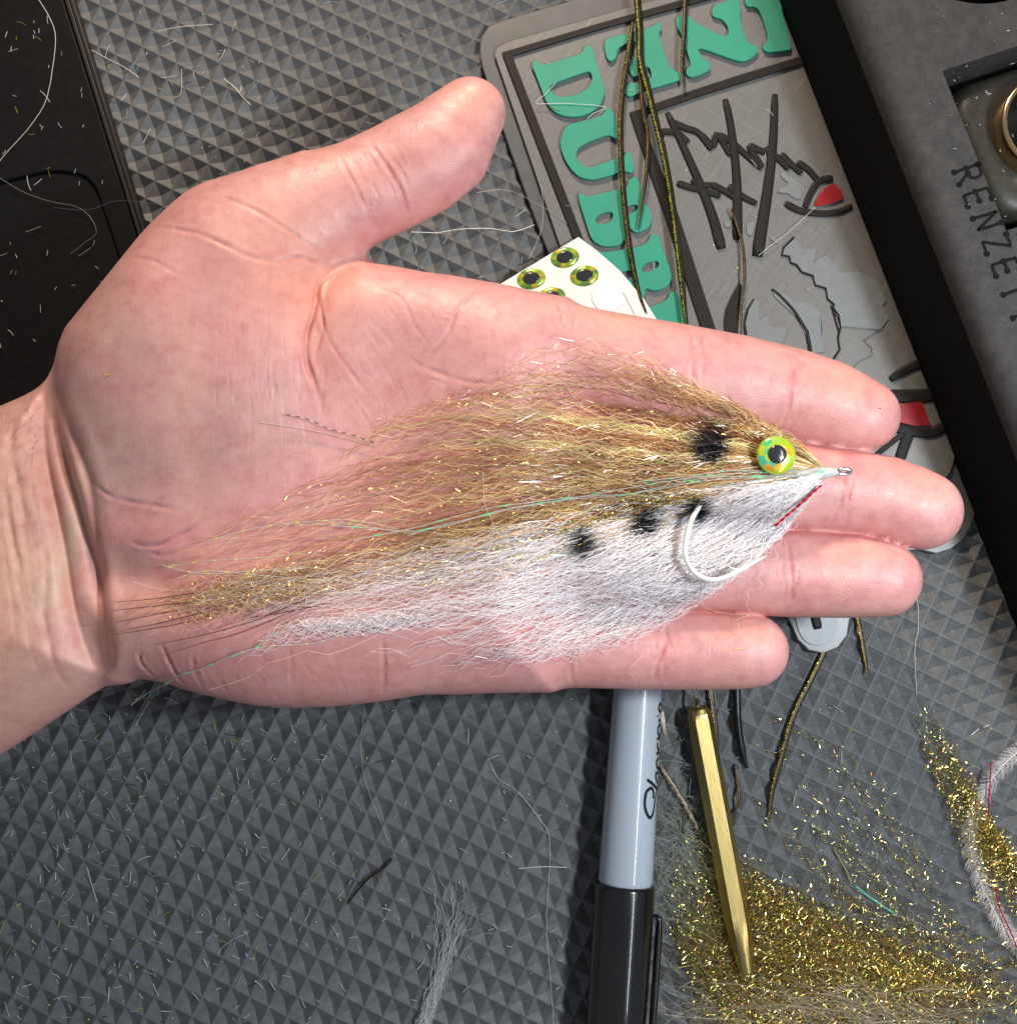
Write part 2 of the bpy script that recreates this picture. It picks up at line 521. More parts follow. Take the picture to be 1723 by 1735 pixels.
k2 = lambda p: C2(p, 4.073, 820, 0)
k3 = lambda p: C2(p, 4.073, 1100, 140)
k4 = lambda p: C2(p, 4.073, 820, 380)
k5 = lambda p: C2(p, 3.446, 1150, 500)
kv = lambda p: C2(p, 1.867, 800, 0)
ZL = ZB + 1.0
letters = {
    'D': [k2([(330, 455), (335, 425), (350, 415), (370, 420), (390, 440), (430, 438), (640, 375), (680, 355), (690, 325), (715, 310), (745, 325), (765, 390), (800, 500), (830, 600), (828, 660), (800, 720), (740, 770), (660, 800), (570, 800), (490, 770), (430, 700), (390, 600), (355, 510)]),
          k2([(455, 590), (520, 560), (700, 495), (735, 500), (745, 540), (725, 590), (660, 640), (580, 662), (510, 660), (465, 630)])],
    'U': [k2([(838, 745), (868, 745), (900, 790), (925, 880), (938, 945), (905, 955), (880, 937), (840, 935), (720, 980), (655, 1020), (638, 1070), (660, 1120), (710, 1150), (760, 1145), (900, 1095), (960, 1080), (985, 1045), (1010, 1055), (1030, 1130), (1030, 1185), (1000, 1190), (960, 1182), (800, 1230), (720, 1235), (640, 1205), (570, 1120), (530, 1020), (530, 950), (560, 880), (620, 845), (780, 805), (820, 785)])],
    'B': [k2([(650, 1345), (665, 1330), (690, 1345), (730, 1350), (940, 1300), (985, 1285), (1000, 1240), (1030, 1220), (1060, 1225), (1080, 1290), (1110, 1390), (1145, 1450), (1155, 1500), (1140, 1560), (1090, 1595), (1040, 1600), (1008, 1572), (990, 1590), (975, 1640), (940, 1685), (870, 1700), (800, 1690), (740, 1640), (700, 1530), (660, 1400)]),
          k2([(768, 1510), (800, 1480), (850, 1462), (884, 1466), (888, 1495), (865, 1528), (815, 1545), (778, 1535)]),
          k2([(962, 1442), (1015, 1413), (1052, 1412), (1060, 1435), (1030, 1465), (985, 1473)])],
    'BB': [k4([(790, 180), (830, 190), (1000, 165), (1070, 150), (1130, 115), (1150, 75), (1180, 65), (1210, 90), (1240, 190), (1280, 290), (1295, 350), (1280, 410), (1220, 450), (1160, 455), (1120, 440), (1110, 480), (1080, 540), (1010, 555), (930, 530), (870, 420), (830, 300)]),
           k4([(1088, 300), (1115, 273), (1180, 252), (1205, 265), (1198, 292), (1150, 320), (1100, 325)]),
           k4([(945, 335), (1000, 316), (1025, 340), (1010, 375), (970, 382)])],
    'I': [k4([(1110, 600), (1140, 572), (1200, 550), (1260, 520), (1285, 470), (1320, 468), (1345, 500), (1370, 600), (1385, 665), (1400, 760), (1350, 775), (1200, 800), (1150, 790), (1120, 690)])],
    'E': [k2([(832, 330), (850, 265), (1000, 225), (1150, 182), (1195, 155), (1222, 162), (1225, 200), (1210, 225), (1235, 320), (1270, 430), (1310, 480), (1350, 500), (1355, 540), (1320, 560), (1150, 612), (1045, 650), (1010, 665), (982, 650), (975, 610), (1000, 572), (1060, 570), (1140, 545), (1155, 510), (1135, 460), (1100, 470), (1060, 520), (1022, 518), (1000, 460), (1000, 372), (1030, 380), (1060, 410), (1095, 400), (1075, 305), (1050, 288), (990, 297), (930, 330), (912, 390), (880, 417), (850, 400)])],
    'N': [kv([(645, 55), (662, 44), (690, 52), (712, 72), (800, 112), (808, 85), (790, 60), (760, 48), (766, 15), (800, 3), (838, -12), (850, 20), (850, 60), (868, 125), (903, 148), (900, 168), (868, 190), (830, 188), (722, 152), (728, 178), (750, 198), (750, 220), (702, 242), (678, 235), (680, 215), (690, 198), (662, 110), (648, 85)])],
    'L': [kv([(862, -5), (880, -30), (960, -50), (985, 50), (1010, 145), (990, 158), (930, 162), (920, 142), (935, 118), (905, 28), (868, 18)])]}
for k_, ls in letters.items():
    outline_obj('letter', [atl(l, ZL) for l in ls], ZB + 0.01, ZL, M_letter, bar, 0.12, True)


def bar_poly(name, pts, z=ZB, w=0, h=0.7, mat=None, par=None):
    return outline_obj(name, [atl(pts, z + h)], z + 0.01, z + h, mat or M_black, par or bar, 0.08)


bar_poly('frame_line', [(851, 88), (1010, 40), (1200, -14), (1420, -80), (1424, -68), (1206, -3), (1012, 50), (870, 93), (872, 104), (986, 398), (1010, 470), (996, 474), (972, 404), (858, 108)])
bar_poly('frame_line', [(1067, 190), (1180, 150), (1260, 124), (1345, 98), (1420, 75), (1422, 88), (1347, 111), (1262, 138), (1182, 163), (1086, 196), (1090, 208), (1146, 352), (1212, 555), (1226, 600), (1208, 604), (1190, 560), (1130, 375), (1074, 212)])


def stroke(name, pts, w0, w1, mat=M_black, h=0.8, z=ZB, par=None, n=None):
    h = h * .6; w0 *= 1.15; w1 *= 1.15
    n = n or max(6, len(pts) * 4)
    P = atl(pts, z + h * 0.5)
    P = resample(P, n) if len(pts) > 2 else np.linspace(P[0], P[-1], n)
    P[:, 2] = z + 0.12
    r = np.linspace(w0, w1, n)
    r[0] *= .75; r[-1] *= .8
    V, F = tube(P, r, 10, 1.0)
    zz = V[:, 2] - (z + 0.12)
    V[:, 2] = z + 0.12 + np.clip(zz, -0.1, h - 0.12) + 0.04 * np.clip(zz / (r.max()), -1, 1)
    return mesh_obj(name, V, F, mat, par or bar, True)


stroke('art_line', k3([(125, 205), (190, 340), (330, 650), (430, 900), (500, 1145)]), 0.75, 1.25)
stroke('art_line', k3([(525, 112), (560, 280), (592, 520), (608, 760), (608, 1080)]), 0.8, 1.15)
stroke('art_line', k3([(868, 78), (855, 400), (820, 720), (745, 1198)]), 0.8, 1.4)
zig = [(70, 340), (110, 345), (200, 345), (240, 300), (330, 345), (430, 462), (350, 345)]
for seg in ([(75, 375), (100, 335), (200, 350), (270, 410)], [(160, 270), (250, 310), (340, 345), (430, 460)], [(350, 350), (440, 430), (470, 355), (560, 500)],
            [(470, 355), (560, 400), (640, 470), (775, 590)], [(690, 430), (780, 470), (850, 480)], [(690, 430), (720, 490), (780, 580)], [(800, 450), (900, 530), (960, 595)],
            [(910, 490), (980, 560), (1050, 625)], [(1025, 545), (1100, 600), (1165, 675)],
            [(195, 690), (300, 725), (370, 740), (490, 780)], [(300, 665), (340, 700), (430, 705)], [(430, 700), (520, 745), (600, 800)], [(550, 710), (640, 780), (740, 832)],
            [(1265, 655), (1170, 680), (1110, 770), (1075, 860)], [(940, 830), (1040, 880), (1180, 900), (1300, 890), (1400, 850)]):
    stroke('art_line', k3(seg), 0.85, 0.7, h=0.75)
outline_obj('red_patch', [atl(k3([(1140, 838), (1170, 770), (1215, 720), (1275, 690), (1330, 745), (1345, 800), (1280, 825), (1200, 845), (1155, 850)]), ZB + .6)], ZB + 0.01, ZB + 0.55, M_red, bar, 0.12)
for pl in (k3([(900, 620), (930, 612), (960, 640), (1020, 670), (1045, 720), (1050, 800), (1010, 800), (950, 760), (885, 755), (895, 725), (945, 715), (955, 685), (910, 650)]),
           k3([(515, 960), (535, 940), (560, 950), (565, 985), (545, 1000), (520, 990)]),
           k3([(672, 975), (700, 955), (732, 960), (715, 1040), (690, 1055), (672, 1040)]),
           k3([(830, 1065), (850, 1050), (890, 1090), (880, 1110), (840, 1085)]),
           k3([(1005, 1070), (935, 1135), (920, 1185), (968, 1190), (975, 1235), (1020, 1250), (1055, 1300), (1130, 1325), (1145, 1390), (1220, 1412), (1232, 1485), (1280, 1525), (1270, 1570), (1305, 1620), (1325, 1680), (1320, 1723)])
           + k5([(895, 60), (940, 120), (948, 180), (935, 250), (945, 318), (905, 375), (890, 460), (1000, 440), (1060, 380), (1130, 350), (1128, 310), (1080, 262), (1180, 200), (1225, 135), (1190, 60)])
           + k3([(1640, 1500), (1560, 1350), (1440, 1300), (1320, 1310), (1300, 1260), (1210, 1190), (1130, 1242), (1165, 1140), (1050, 1150)]),
           k3([(845, 1425), (900, 1430), (1000, 1500), (1110, 1520), (1200, 1600), (1190, 1720)]) + k5([(830, 150), (835, 260), (850, 330), (770, 340), (740, 230), (690, 130), (560, 10)]),
           k3([(730, 1490), (760, 1520), (755, 1640), (820, 1600), (830, 1680), (940, 1690), (950, 1723)]) + k5([(600, 290), (500, 270), (400, 240), (390, 160), (410, 80)])):
    outline_obj('grey_patch', [atl(pl, ZB + .3)], ZB + 0.01, ZB + 0.32, M_lgrey, bar, 0.06)
jag = k3([(1000, 1065), (928, 1135), (915, 1190), (968, 1200), (975, 1242), (1018, 1258), (1055, 1308), (1130, 1333), (1145, 1396), (1220, 1420), (1230, 1490), (1275, 1530), (1268, 1575), (1300, 1625), (1320, 1690), (1310, 1720)]) + k5([(890, 60), (935, 125), (943, 180), (930, 250), (940, 318), (900, 378)])
V, F = tube(atl(jag, ZB + 0.3), 0.22, 6); mesh_obj('art_line', V, F, M_black, bar, True)
stroke('art_line', k3([(845, 1425), (900, 1470), (1000, 1580), (1090, 1723)]) + k5([(745, 200), (770, 330)]), 0.4, 0.5, h=0.5)
outline_obj('art_line', [atl(k3([(622, 1375), (570, 1470), (530, 1560), (518, 1640), (520, 1760), (610, 1760), (620, 1600), (640, 1400)]), ZB + .6)], ZB + 0.01, ZB + 0.6, M_black, bar, 0.12)
stroke('art_line', k5([(440, 20), (400, 90), (385, 180), (395, 260)]), 0.2, 0.3, h=0.4)
stroke('art_line', k5([(1235, 495), (1290, 455), (1400, 400), (1480, 380)]), 0.75, 1.3)
stroke('art_line', k5([(1180, 590), (1290, 590), (1440, 585), (1520, 570)]), 1.5, 1.5)
outline_obj('red_patch', [atl(k5([(1280, 640), (1415, 612), (1440, 660), (1465, 740), (1480, 760), (1370, 762), (1285, 740)]), ZB + .6)], ZB + 0.01, ZB + 0.4, M_red, bar, 0.12)
stroke('art_line', k5([(1180, 740), (1340, 790), (1480, 800), (1560, 760)]), 1.2, 1.2)
stroke('art_line', k5([(1350, 790), (1310, 900), (1290, 960)]), 1.2, 1.2)
stroke('art_line', k5([(1320, 800), (1180, 910), (1150, 950)]), 0.6, 0.6)
outline_obj('light_tab', [atl([(1345, 1030), (1352, 1066), (1366, 1088), (1390, 1094), (1410, 1084), (1418, 1066), (1417, 1040), (1400, 1000)], 1.8)], 1.41, 1.8, M_tab, bar, 0.1, True)
stroke('art_line', [(1376, 1020), (1386, 1066)], 1.0, 1.0, z=1.8, h=0.8)

# ------------------------------------------------------------------ foam tray, right
TH = 39.0


def project(p):
    x, y, z = p[..., 0], p[..., 1], p[..., 2] - CAMH
    yc = y * cT + z * sT; zc = -(-y * sT + z * cT)
    return np.stack([CX + FPX * x / zc, CY - FPX * yc / zc], -1)


b0 = at(1310, 0, 0)[:2]; b1 = at(1722, 1065, 0)[:2]
t0 = at(1468, 0, TH)[:2]
td = (b1 - b0) / np.linalg.norm(b1 - b0); tn = np.array([-td[1], td[0]])
if tn[0] < 0: tn = -tn
tray = thing('foam_tray', 'thick dark foam tool caddy with impressed lettering along the right edge', 'tray')
A0 = b0 - td * 70; A1 = b0 + td * 290


def TP(s, w, z):   # along edge (mm from b0), across
    p = b0 + td * s + tn * w
    return np.array([p[0], p[1], z])


def tray_sw(px, py, z=TH):
    p = at(px, py, z)[:2] - b0
    return np.array([p @ td, p @ tn])


# left wall with rounded shoulder, swept along the edge
prof = [(0, 0.05), (0, 12), (0, 24), (0, TH - 6), (0.25, TH - 4), (1.0, TH - 2.2), (2.2, TH - 0.9), (4.0, TH - 0.15), (5.5, TH)]
ss = np.linspace(-70, 290, 181)
V = []; F = []
for s in ss:
    for w, z in prof: V.append(TP(s, w, z))
npf = len(prof)
Fs = []; Ft = []
for i in range(len(ss) - 1):
    for k in range(npf - 1):
        f = (i * npf + k, i * npf + k + 1, (i + 1) * npf + k + 1, (i + 1) * npf + k)
        (Fs if k < 3 else Ft).append(f)
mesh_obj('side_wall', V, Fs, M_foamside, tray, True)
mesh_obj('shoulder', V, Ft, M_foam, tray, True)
c_hole = tray_sw(1658, -142)
r_hole = 166 * 0.1245
c0 = tray_sw(1600, 118); c1 = tray_sw(1701, 392)
w_r = (c0[1] + c1[1]) / 2
hole = [TP(c_hole[0] + r_hole * math.cos(a), c_hole[1] + r_hole * math.sin(a), 0) for a in np.linspace(0, 2 * math.pi, 72, endpoint=False)]
sq = [TP(c0[0], w_r, 0), TP(c1[0], w_r, 0), TP(c1[0], w_r + 36, 0), TP(c0[0], w_r + 36, 0)]
top_loop = [TP(-70, 5.5, 0), TP(290, 5.5, 0), TP(290, 120, 0), TP(-70, 120, 0)]
outline_obj('top_slab', [top_loop, hole, sq], 8.0, TH, M_foam, tray)
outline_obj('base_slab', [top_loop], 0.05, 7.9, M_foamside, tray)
tor = thing('square_bottle', 'open smoky square bottle with a shiny metal rim set in the foam tray', 'bottle')
cc = TP((c0[0] + c1[0]) / 2, w_r + 18, 0)
ang = math.atan2(td[1], td[0])


def rsq(h, r, n=8):
    L = []
    for q in range(4):
        cx_, cy_ = [(1, 1), (-1, 1), (-1, -1), (1, -1)][q]
        for k in range(n + 1):
            a = q * math.pi / 2 + k / n * math.pi / 2
            x = cx_ * (h - r) + r * math.cos(a); y = cy_ * (h - r) + r * math.sin(a)
            L.append((x * math.cos(ang) - y * math.sin(ang), x * math.sin(ang) + y * math.cos(ang)))
    return np.array(L)


lv = [(16.8, 6.5, 8.0), (17.0, 6.5, TH - 9), (16.6, 6.6, TH - 6.5), (15.6, 7.5, TH - 4.6), (14.6, 8.8, TH - 4.0), (13.8, 9.8, TH - 3.9)]
V = []; F = []
for h, r, z in lv:
    q = rsq(h, r); m_ = len(q)
    V += [(cc[0] + a, cc[1] + b_, z) for a, b_ in q]
for i in range(len(lv) - 1):
    for k in range(m_):
        F.append((i * m_ + k, i * m_ + (k + 1) % m_, (i + 1) * m_ + (k + 1) % m_, (i + 1) * m_ + k))
F.append(tuple((len(lv) - 1) * m_ + k for k in range(m_)))
F.append(tuple(range(m_))[::-1])
mesh_obj('bottle_body', V, F, M_jar, tor, True)
V, F = lathe([(11.2, TH - 3.8), (11.2, TH + 1.0), (11.0, TH + 1.5), (10.4, TH + 1.7), (10.0, TH + 1.4), (9.9, TH + 0.8)], 64, (cc[0], cc[1], 0))
mesh_obj('rim', V, F, M_rim, tor, True)
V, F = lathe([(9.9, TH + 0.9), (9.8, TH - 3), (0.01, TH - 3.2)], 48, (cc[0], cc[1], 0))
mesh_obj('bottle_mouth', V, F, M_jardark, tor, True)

# impressed lettering: short dark grooves with a punched dot at each end
GL = {'R': [[(0, 0), (0, 1)], [(0, 1), (.6, 1), (.75, .75), (.6, .52), (0, .5)], [(.3, .5), (.8, 0)]],
      'E': [[(.7, 0), (0, 0), (0, 1), (.7, 1)], [(0, .5), (.6, .5)]],
      'N': [[(0, 0), (0, 1), (.75, 0), (.75, 1)]],
      'Z': [[(0, 1), (.75, 1), (0, 0), (.75, 0)]],
      'T': [[(0, 1), (.8, 1)], [(.4, 1), (.4, 0)]], 'I': [[(.3, 0), (.3, 1)]]}
M_groove = simple('pressed_groove', (0.009, 0.009, 0.009), 0.9, var=0.1, spec=0.1)
udir = td; vdir = tn
lp0 = np.array([1627, 292]); step = 42.5
for i, ch in enumerate("RENZETTI"):
    base = at(lp0[0] - 7 + .372 * step * i, lp0[1] + 8 + .928 * step * i, TH)[:2]
    g = MB()
    for st in GL[ch]:
        P = np.array([list(base + udir * (u_ * 3.7) + vdir * (v_ * 5.6) - udir * 1.2) + [TH - 0.04] for u_, v_ in st])
        for a, b_ in zip(P[:-1], P[1:]):
            Pm = np.linspace(a, b_, 8); Pm += rng.normal(0, 0.05, Pm.shape) * (1, 1, 0)
            V, F = tube(Pm, 0.46, 6, 0.25); g.add(V, F)
        for e in (P[0], P[-1]):
            V, F = lathe([(0.01, 0.14), (0.6, 0.13), (0.8, 0.0)], 10, e); g.add(V, F)
    g.build('pressed_letter', M_groove, tray)

# ------------------------------------------------------------------ card of stick-on eyes
card = thing('eye_card', 'white card holding green and black stick-on eyes above the index finger', 'card')
ZC = 4.6
cardp = [(980, 401), (1010, 423), (1050, 458), (1090, 505), (1125, 560), (1140, 600), (990, 640), (860, 600), (760, 530), (837, 487)]
outline_obj('card_sheet', [atl(cardp, ZC)], ZC - 0.35, ZC, M_card, card, 0.05)


def eyeball(parent, c, rx, ry, rot, h=0.7, pr=0.52, seedc=0):
    n, mr = 40, 7
    V = []; Cc = []; F = []
    pal = np.array([(0.28, 0.42, 0.04), (0.13, 0.27, 0.04), (0.45, 0.55, 0.04), (0.55, 0.45, 0.03), (0.18, 0.33, 0.06)])
    for i in range(mr):
        t = 1 - i / (mr - 1) * 0.62
        z = h * (1 - t ** 3) ** 0.5 if i else 0
        for k in range(n):
            a = 2 * math.pi * k / n
            x = rx * t * math.cos(a); y = ry * t * math.sin(a)
            V.append((c[0] + x * math.cos(rot) - y * math.sin(rot), c[1] + x * math.sin(rot) + y * math.cos(rot), c[2] + z))
            q = pal[(int(k / 3) * 7 + seedc * 3 + (i // 2) * 5) % 5]
            Cc.append(q * (0.75 + 0.5 * R.random()))
    for i in range(mr - 1):
        for k in range(n):
            F.append((i * n + k, i * n + (k + 1) % n, (i + 1) * n + (k + 1) % n, (i + 1) * n + k))
    mb_ = MB(); mb_.add(V, F, Cc); ir = mb_.build('iris', M_iris, parent, True)
    V = []; F = []
    prf = [(pr, 0.55), (pr * .98, .93), (pr * .8, 1.04), (pr * .4, 1.12), (0.01, 1.14)]
    for t, z in prf:
        for k in range(n):
            a = 2 * math.pi * k / n
            x = rx * t * math.cos(a); y = ry * t * math.sin(a)
            V.append((c[0] + x * math.cos(rot) - y * math.sin(rot), c[1] + x * math.sin(rot) + y * math.cos(rot), c[2] + z * h))
    for i in range(len(prf) - 1):
        for k in range(n):
            F.append((i * n + k, i * n + (k + 1) % n, (i + 1) * n + (k + 1) % n, (i + 1) * n + k))
    mesh_obj('pupil', V, F, M_pupil, parent, True)
    return ir


for i, (x, y) in enumerate([(957, 436), (900, 472), (990, 467), (934, 504)]):
    lab = ['green and black stick-on eye nearest the top corner of the card', 'green and black stick-on eye at the left of the card, beside its straight edge',
           'green and black stick-on eye nearest the empty white spot', 'green and black stick-on eye half hidden by the index finger'][i]
    ey = thing('stick_on_eye', lab, 'eye', 'stick-on eyes on the white card')
    eyeball(ey, at(x, y, ZC + .02), 3.6, 2.6, math.radians(12), 0.5, 0.60, i)
V, F = lathe([(3.9, 0), (3.9, 0.12), (3.7, 0.2), (0.01, 0.2)], 40, at(1029, 503, ZC + .01))
mesh_obj('empty_spot', V, F, M_blank, card, True)
V, F = tube(resample(atl([(1045, 482), (1056, 496), (1066, 515), (1076, 535)], ZC + .1), 10), 0.05, 4)
tag(mesh_obj('loose_hair', V, F, M_ink), 'short dark hair lying across the white card', 'hair')

# ------------------------------------------------------------------ marker
pen = thing('marker', 'grey permanent marker with a glossy black cap lying below the hand', 'marker')
ZP = 6.6
pa = at(1080, 1175, ZP); pb = at(1059, 1500, ZP)
ax = (pb - pa); ax[2] = 0; Lx = np.linalg.norm(ax); ax /= Lx
side = np.array([ax[1], -ax[0], 0]);
if side[0] < 0: side = -side


def pen_part(name, prof, mat, sides=64, par=None):
    V = []; F = []
    for s, r in prof:
        for k in range(sides):
            a = 2 * math.pi * k / sides
            V.append(pa + ax * s + side * (r * math.sin(a)) + np.array([0, 0, r * math.cos(a)]))
    n = len(prof)
    for i in range(n - 1):
        for k in range(sides):
            F.append((i * sides + k, i * sides + (k + 1) % sides, (i + 1) * sides + (k + 1) % sides, (i + 1) * sides + k))
    F.append(tuple(range(sides))[::-1]); F.append(tuple((n - 1) * sides + k for k in range(sides)))
    return mesh_obj(name, V, F, mat, par or pen, True)


rb = lambda s: 5.72 + 0.62 * np.clip(s / Lx, -1, 1)
pen_part('barrel', [(-62, 1.5), (-61.5, 3.2), (-60, 4.2), (-40, 4.9), (-20, 5.35), (0, rb(0)), (Lx * .5, rb(Lx * .5)), (Lx - 1.2, rb(Lx)), (Lx - .6, 6.2), (Lx, 5.9)], M_barrel)
capo = pen_part('cap', [(Lx - .4, 6.35), (Lx - .1, 6.75), (Lx + .5, 6.95), (Lx + 10, 7.0), (Lx + 26, 6.85), (Lx + 45, 6.5), (Lx + 47, 5.9), (Lx + 47.5, 3)], M_cap)
# clip on the right side of the cap
cl = MB()
P = [pa + ax * (Lx + s) + side * (7.0 + o_) + np.array([0, 0, 1.0]) for s, o_ in ((6, 0.1), (7, 1.0), (9, 1.3), (30, 1.2), (46, .8))]
V, F = tube(resample(P, 24), np.r_[np.linspace(.5, .9, 4), np.full(20, .9)], 10, 1.6); cl.add(V, F)
cl.build('clip', M_cap, pen, True)
# script lettering wrapped round the barrel
yb = 1380.5
sp0 = Lx * (yb - 1175) / (1500 - 1175)
LT = [[(4.3, 5.5), (5.2, 5.3), (6.4, 5.8), (6.7, 6.7), (5.9, 7.8), (4.6, 8.1), (3.0, 8.1), (1.6, 7.7), (0.3, 6.8), (0.1, 6.0), (1.0, 5.2), (2.6, 4.7), (4.9, 4.2), (6.2, 2.8), (5.6, .9), (3.2, 0), (1, .8)],
      [(8.7, 7.9), (7.8, 6.2), (6.6, 3.8), (5.9, 0)], [(6.6, 1.5), (8.3, 4.0), (9.6, 4.8), (10.1, 4.0), (10, 2), (10.4, .1)],
      [(13.4, 3.7), (12.6, 4.7), (11.5, 4.2), (10.9, 2.4), (11.4, .5), (12.6, .6), (13.4, 3.2), (13.6, .6), (14.2, .1)],
      [(14.4, 5.0), (14.8, 3.5), (15.0, .2)], [(15.0, 2.8), (15.9, 4.5), (17.0, 4.6)],
      [(17.7, 5.1), (18.1, 3.5), (18.1, -3)], [(18.3, 2.6), (19.2, 4.6), (20.6, 4.6), (21.2, 3.0), (20.7, .8), (19.3, 0), (18.3, .9)],
      [(22.0, 4.7), (22.3, 3), (22.5, .2)], [(23.0, 5.35), (23.25, 5.45)],
      [(24, 2.2), (25.6, 2.9), (25.9, 4.3), (25.0, 5.0), (24.2, 3.9), (23.9, 1.8), (24.8, .1), (26.2, .5)]]
for st in LT:
    P = resample(np.array(st), max(4, 6 * len(st)))
    V = []; n = len(P); r = 0.3
    T = np.gradient(P, axis=0); T /= np.linalg.norm(T, axis=1)[:, None] + 1e-9
    for j in range(n):
        nn = np.array([-T[j, 1], T[j, 0]])
        rr = r * (0.7 if j in (0, n - 1) else 1) * (1.3 if len(st) == 2 else 1)
        for s_ in (-1, 0, 1):
            u_, v_ = P[j] + nn * rr * 1.3 * s_
            s = sp0 - u_; R_ = float(rb(s)) + 0.012 + (0.02 if s_ == 0 else 0)
            a = math.radians(65) - (v_ - 4) / 6.1
            V.append(pa + ax * s + side * (R_ * math.sin(a)) + np.array([0, 0, R_ * math.cos(a)]))
    F = []
    for j in range(n - 1):
        F += [(j * 3, j * 3 + 1, j * 3 + 4, j * 3 + 3), (j * 3 + 1, j * 3 + 2, j * 3 + 5, j * 3 + 4)]
    mesh_obj('printed_letter', V, F, M_ink, pen, True)

# ------------------------------------------------------------------ brass bodkin
bod = thing('bodkin', 'hexagonal brass bodkin needle tool lying across the gold tinsel', 'tool')
q0 = at(1182, 1196, 4.2); q1 = at(1266, 1650, 5.2)
bx_ = q1 - q0; Lb = np.linalg.norm(bx_); bx_ /= Lb
bs = np.array([bx_[1], -bx_[0], 0]); bs /= np.linalg.norm(bs); bu = np.cross(bs, bx_)
if bu[2] < 0: bu = -bu


def ring(s, r, k_n, blend=0.0):
    out = []
    for k in range(k_n):
        a = 2 * math.pi * k / k_n
        # hexagon radius towards angle a with a flat on top
        aa = (a + math.pi / 6) % (math.pi / 3) - math.pi / 6
        hexr = r / math.cos(aa)
        rad = hexr * (1 - blend) + r * blend
        out.append(q0 + bx_ * s + bs * (rad * math.sin(a)) + bu * (rad * math.cos(a)))
    return out


kn = 36
stn = [(0, 1.3, 1), (0.25, 1.9, 1), (1.0, 2.35, .8), (2.2, 2.6, 0.3), (3.4, 2.62, 0), (Lb * .5, 2.62, 0), (Lb - 12.5, 2.62, 0), (Lb - 9.5, 2.55, 0.35), (Lb - 6, 2.35, .8), (Lb - 2, 1.95, 1), (Lb - .3, 1.75, 1), (Lb, 1.4, 1)]
V = []; F = []
for s, r, b_ in stn: V += ring(s, r, kn, b_)
for i in range(len(stn) - 1):
    for k in range(kn):
        F.append((i * kn + k, i * kn + (k + 1) % kn, (i + 1) * kn + (k + 1) % kn, (i + 1) * kn + k))
F.append(tuple(range(kn))[::-1]); F.append(tuple((len(stn) - 1) * kn + k for k in range(kn)))
mesh_obj('handle', V, F, M_brass, bod)
P = [q0 + bx_ * s for s in (0.3, -10, -28, -40)]
V, F = tube(P, [0.45, 0.42, 0.3, 0.05], 12); mesh_obj('needle', V, F, M_steel, bod, True)

# ------------------------------------------------------------------ the hand
def seg_dist(P, a, b):
    ab = b - a; t = np.clip(((P - a) @ ab) / (ab @ ab + 1e-12), 0, 1)
    return np.linalg.norm(P - (a + t[..., None] * ab), axis=-1), t


def poly_sd(P, L):
    """signed distance to a closed outline, positive inside"""
    d = np.full(P.shape[:-1], 1e9); ins = np.zeros(P.shape[:-1], bool)
    for i in range(len(L)):
        a, b = L[i - 1], L[i]
        d = np.minimum(d, seg_dist(P, a, b)[0])
        c = ((a[1] > P[..., 1]) != (b[1] > P[..., 1]))
        with np.errstate(divide='ignore', invalid='ignore'):
            xi = (b[0] - a[0]) * (P[..., 1] - a[1]) / (b[1] - a[1] + 1e-12) + a[0]
        ins ^= c & (P[..., 0] < xi)
    return np.where(ins, d, -d)


def smax(a, b, k):
    h = np.clip(0.5 + 0.5 * (a - b) / k, 0, 1)
    return b * (1 - h) + a * h + k * h * (1 - h)


HZ = 36.0                                   # level of the middle of the palm above the mat
hx0, hy1 = at(-230, 100, HZ)[:2]; hx1, hy0 = at(1670, 1430, HZ)[:2]
ST = 0.8
X = np.arange(hx0, hx1, ST); Y = np.arange(hy0, hy1, ST); Z = np.arange(HZ - 24, HZ + 24, ST)
GX, GY = np.meshgrid(X, Y, indexing='ij'); G2 = np.stack([GX, GY], -1)
mmp = (CAMH - HZ) / FPX                      # mm per picture pixel at that level


def hp(p, z=HZ): return atl([t_[:2] for t_ in p], z)[:, :2]


def finger(cl, zoff, th):
    """cl: (px, py, halfwidth px, dz); gives q(x,y), centre level and half thickness"""
    P = hp(cl); r = np.array([c[2] for c in cl]) * mmp; dz = np.array([c[3] for c in cl], float)
    q = np.full(GX.shape, 1e9); zc = np.zeros(GX.shape); a = np.zeros(GX.shape)
    n = 6
    s = np.arange(len(P)); si = np.linspace(0, len(P) - 1, (len(P) - 1) * n + 1)
    Pi = np.stack([np.interp(si, s, P[:, k]) for k in (0, 1)], 1); ri = np.interp(si, s, r); di = np.interp(si, s, dz)
    for i in range(len(Pi) - 1):
        d, t = seg_dist(G2, Pi[i], Pi[i + 1])
        rr = ri[i] * (1 - t) + ri[i + 1] * t
        qq = d / rr
        m = qq < q
        q = np.where(m, qq, q); zc = np.where(m, di[i] * (1 - t) + di[i + 1] * t, zc); a = np.where(m, rr * th, a)
    return q, HZ + zoff + zc, a


